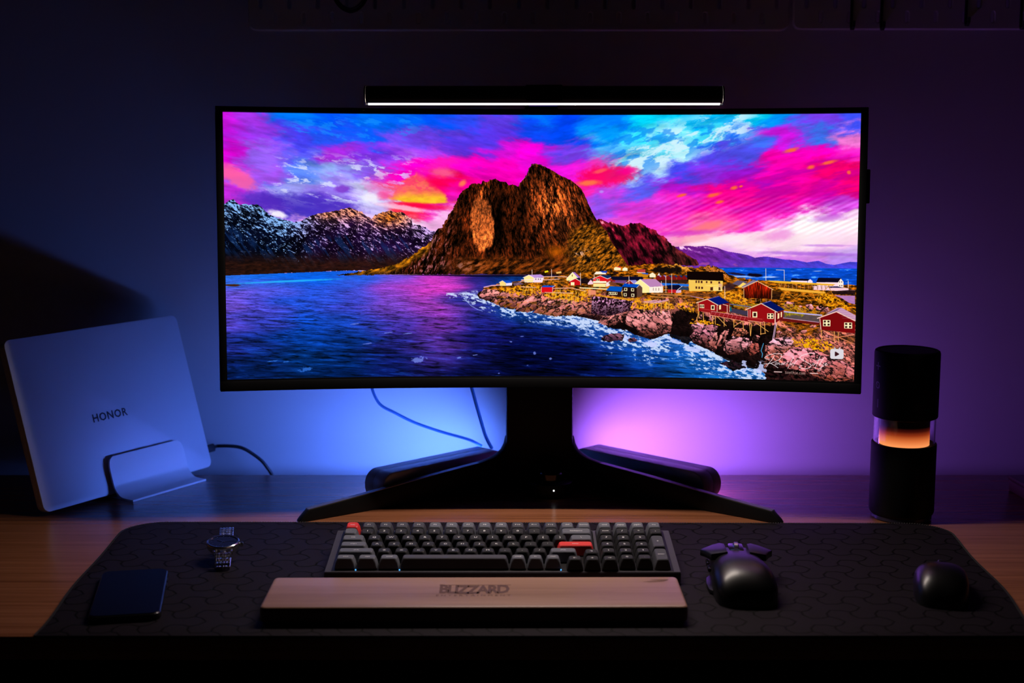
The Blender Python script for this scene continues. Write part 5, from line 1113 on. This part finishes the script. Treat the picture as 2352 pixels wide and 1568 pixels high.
b = lathe([(0, .0188), (.0022, .0188), (.0026, .0195), (.0026, .0222), (.0020, .0228), (0, .0228)], 16); b.transform(WT @ Matrix.Translation((0, 0, -.0015)) @ Matrix.Rotation(PI / 2, 4, 'Y')); obj('crown', b, M['steel'], wt, 35)
for sx in (-.0098, .0098):
    for sy in (-1, 1):
        b = box(sx - .0016, sx + .0016, .013, .0225, -.0045, .0008, .0008); b.transform(WT @ Matrix.Rotation(0 if sy > 0 else PI, 4, 'Z')); obj('lug', b, M['steel'], wt, 35)
loopp = [(.1020, .0115), (.0850, .0085), (.0650, .0068), (.0480, .0078), (.0360, .0110), (.0290, .0155), (.0220, .0188)]
lower = [(.0080, .0016), (-.0080, .0016), (-.0200, .0016), (-.0300, .0022), (-.0355, .0055), (-.0345, .0105), (-.0290, .0155), (-.0225, .0182)]
link0 = None; chain = []
for pts_, NL in ((loopp, 18), (lower, 13)):
    LP = spline([(0, a, b_) for a, b_ in pts_], 14); acc = [0]
    for p0, p1 in zip(LP[:-1], LP[1:]): acc.append(acc[-1] + (p1 - p0).length)
    chain += [(LP, acc, NL, k) for k in range(NL)]
for LP, acc, NL, k in chain:
    s = acc[-1] * (k + .5) / NL; i = min(max(j for j in range(len(acc)) if acc[j] <= s), len(LP) - 2)
    p = LP[i] + (LP[i + 1] - LP[i]) * ((s - acc[i]) / max(acc[i + 1] - acc[i], 1e-9)); t = (LP[i + 1] - LP[i]).normalized()
    if link0 is None:
        b = bmesh.new()
        for c_, w_ in ((-.0072, .0026), (-.0042, .0008), (-.0030, .0008), (0, .0030), (.0030, .0008), (.0042, .0008), (.0072, .0026)): add_box(b, c_ - w_ * .48, c_ + w_ * .48, -.0022, .0022, -.0011, .0011, None, .0007, 1)
        add_box(b, -.0085, .0085, -.0012, .0012, -.0006, .0006)
        o = obj('bracelet_link', b, M['steel'], wt, 35); link0 = o
    else: o = link_copy(link0, wt)
    o.matrix_local = frame(p, (1, 0, 0), t, Vector((1, 0, 0)).cross(t))

# ---------------------------------------------------------------- phone
ph = empty('phone', (-.4085, 1.4640, Z0), (0, 0, math.radians(10.3)), 'black glass phone lying face up at the left of mat', 'phone')
obj('phone_body', prism(rrect(-.0363, .0363, -.0765, .0765, .0105, 8), .0078, .0024, 3), mat('phone_frame', (.035, .034, .036), .25, .8), ph, 40)
b = prism(rrect(-.0346, .0346, -.0748, .0748, .0092, 8), .0006, .0002, 1); b.transform(Matrix.Translation((0, 0, .0077))); obj('phone_screen', b, M['phone_glass'], ph, 40)
for y_ in (.028, .045): obj('side_button', box(.0358, .0370, y_ - .006, y_ + .006, .0028, .0048, .0004), M['satin'], ph, 30)

# ---------------------------------------------------------------- mice
def loft(secs, n=22, e1=.75, e2=.62):
    """secs: (y, x_mid, half_width, height, undercut)"""
    bm = bmesh.new(); rings = []
    for y, xm, hw_, h_, uc in secs:
        ring = []
        for k in range(n + 1):
            a = PI * k / n; c, s = math.cos(a), math.sin(a)
            z = h_ * abs(s) ** e2; x = xm + hw_ * (1 if c >= 0 else -1) * abs(c) ** e1 * (1 - uc * (1 - z / max(h_, 1e-6)))
            ring.append(bm.verts.new((x, y, z)))
        rings.append(ring)
    for a, b_ in zip(rings[:-1], rings[1:]):
        for k in range(n): bm.faces.new((a[k], a[k + 1], b_[k + 1], b_[k]))
        bm.faces.new((a[n], a[0], b_[0], b_[n]))
    bm.faces.new(rings[0]); bm.faces.new(rings[-1][::-1]); return bm
ms = empty('gaming_mouse', (.2490, 1.498, Z0), (0, 0, math.radians(-3)), 'large black gaming mouse with flared button tips right of keyboard', 'mouse')
b = loft([(-.0660, .003, .016, .008, 0), (-.0640, .003, .024, .017, 0), (-.057, .003, .0310, .026, .02), (-.044, .003, .0345, .033, .05), (-.026, .002, .0355, .0372, .07), (-.008, .001, .0345, .0376, .09), (.010, 0, .0330, .0362, .1), (.026, 0, .0315, .0338, .1), (.042, 0, .0310, .0318, .08), (.055, 0, .0300, .0300, .05), (.060, 0, .0270, .0240, .05)])
obj('shell', b, M['mouse'], ms, 50)
for sg in (-1, 1):
    pts = [(sg * .0120, .016), (sg * .0125, .054), (sg * .017, .0600), (sg * .026, .0570), (sg * .0400, .0440), (sg * .0355, .034), (sg * .0300, .016)]
    b = prism(pts if sg > 0 else pts[::-1], .0080, .0014, 2)
    for v in b.verts: v.co.z += .0305 - (v.co.y - .02) * .05 - abs(v.co.x) * .17
    obj('button', b, M['mouse'], ms, 40)
b = lathe([(0, -.0035), (.0085, -.0035), (.0105, -.0020), (.0105, .0020), (.0085, .0035), (0, .0035)], 28); b.transform(Matrix.Translation((0, .0500, .0265)) @ Matrix.Rotation(PI / 2, 4, 'Y')); obj('scroll_wheel', b, M['wheel'], ms, 35)
b = box(-.0085, .0085, .030, .0615, .010, .0330, .002); obj('wheel_well', b, M['gloss'], ms, 35)
for y_ in (.004, .024):
    b = box(-.0352, -.0315, y_ - .008, y_ + .008, .0185, .0235, .0016); obj('side_button', b, M['gloss'], ms, 35)
b = prism([(-.028, -.030), (-.0350, -.020), (-.0365, .002), (-.0350, .020), (-.030, .030)], .0040, .0012, 2); b.transform(Matrix.Translation((0, 0, .0015))); obj('thumb_rest', b, M['mouse'], ms, 40)
b = box(-.004, .004, -.030, -.0295, .0, .0001); b.free()
m2 = empty('small_mouse', (.4630, 1.478, Z0), (0, 0, math.radians(-14)), 'small smooth black mouse near the right edge of mat', 'mouse')
b = loft([(-.050, 0, .010, .006, 0), (-.048, 0, .017, .014, 0), (-.041, 0, .0240, .024, .02), (-.026, 0, .0285, .0325, .04), (-.006, 0, .0300, .0350, .05), (.014, 0, .0300, .0320, .05), (.032, 0, .0285, .0250, .04), (.044, 0, .0250, .0165, .02), (.050, 0, .0190, .0100, 0), (.052, 0, .0120, .0060, 0)])
obj('shell', b, M['mouse'], m2, 50)
b = lathe([(0, -.0030), (.0070, -.0030), (.0085, -.0015), (.0085, .0015), (.0070, .0030), (0, .0030)], 24); b.transform(Matrix.Translation((0, .0330, .0200)) @ Matrix.Rotation(PI / 2, 4, 'Y')); obj('scroll_wheel', b, M['satin'], m2, 35)
b = box(-.0003, .0003, .014, .050, .010, .0325, 0)
for v in b.verts: v.co.z -= max(0, v.co.y - .014) * (.58 if v.co.z > .02 else .1)
obj('button_seam', b, M['gloss'], m2, 0)
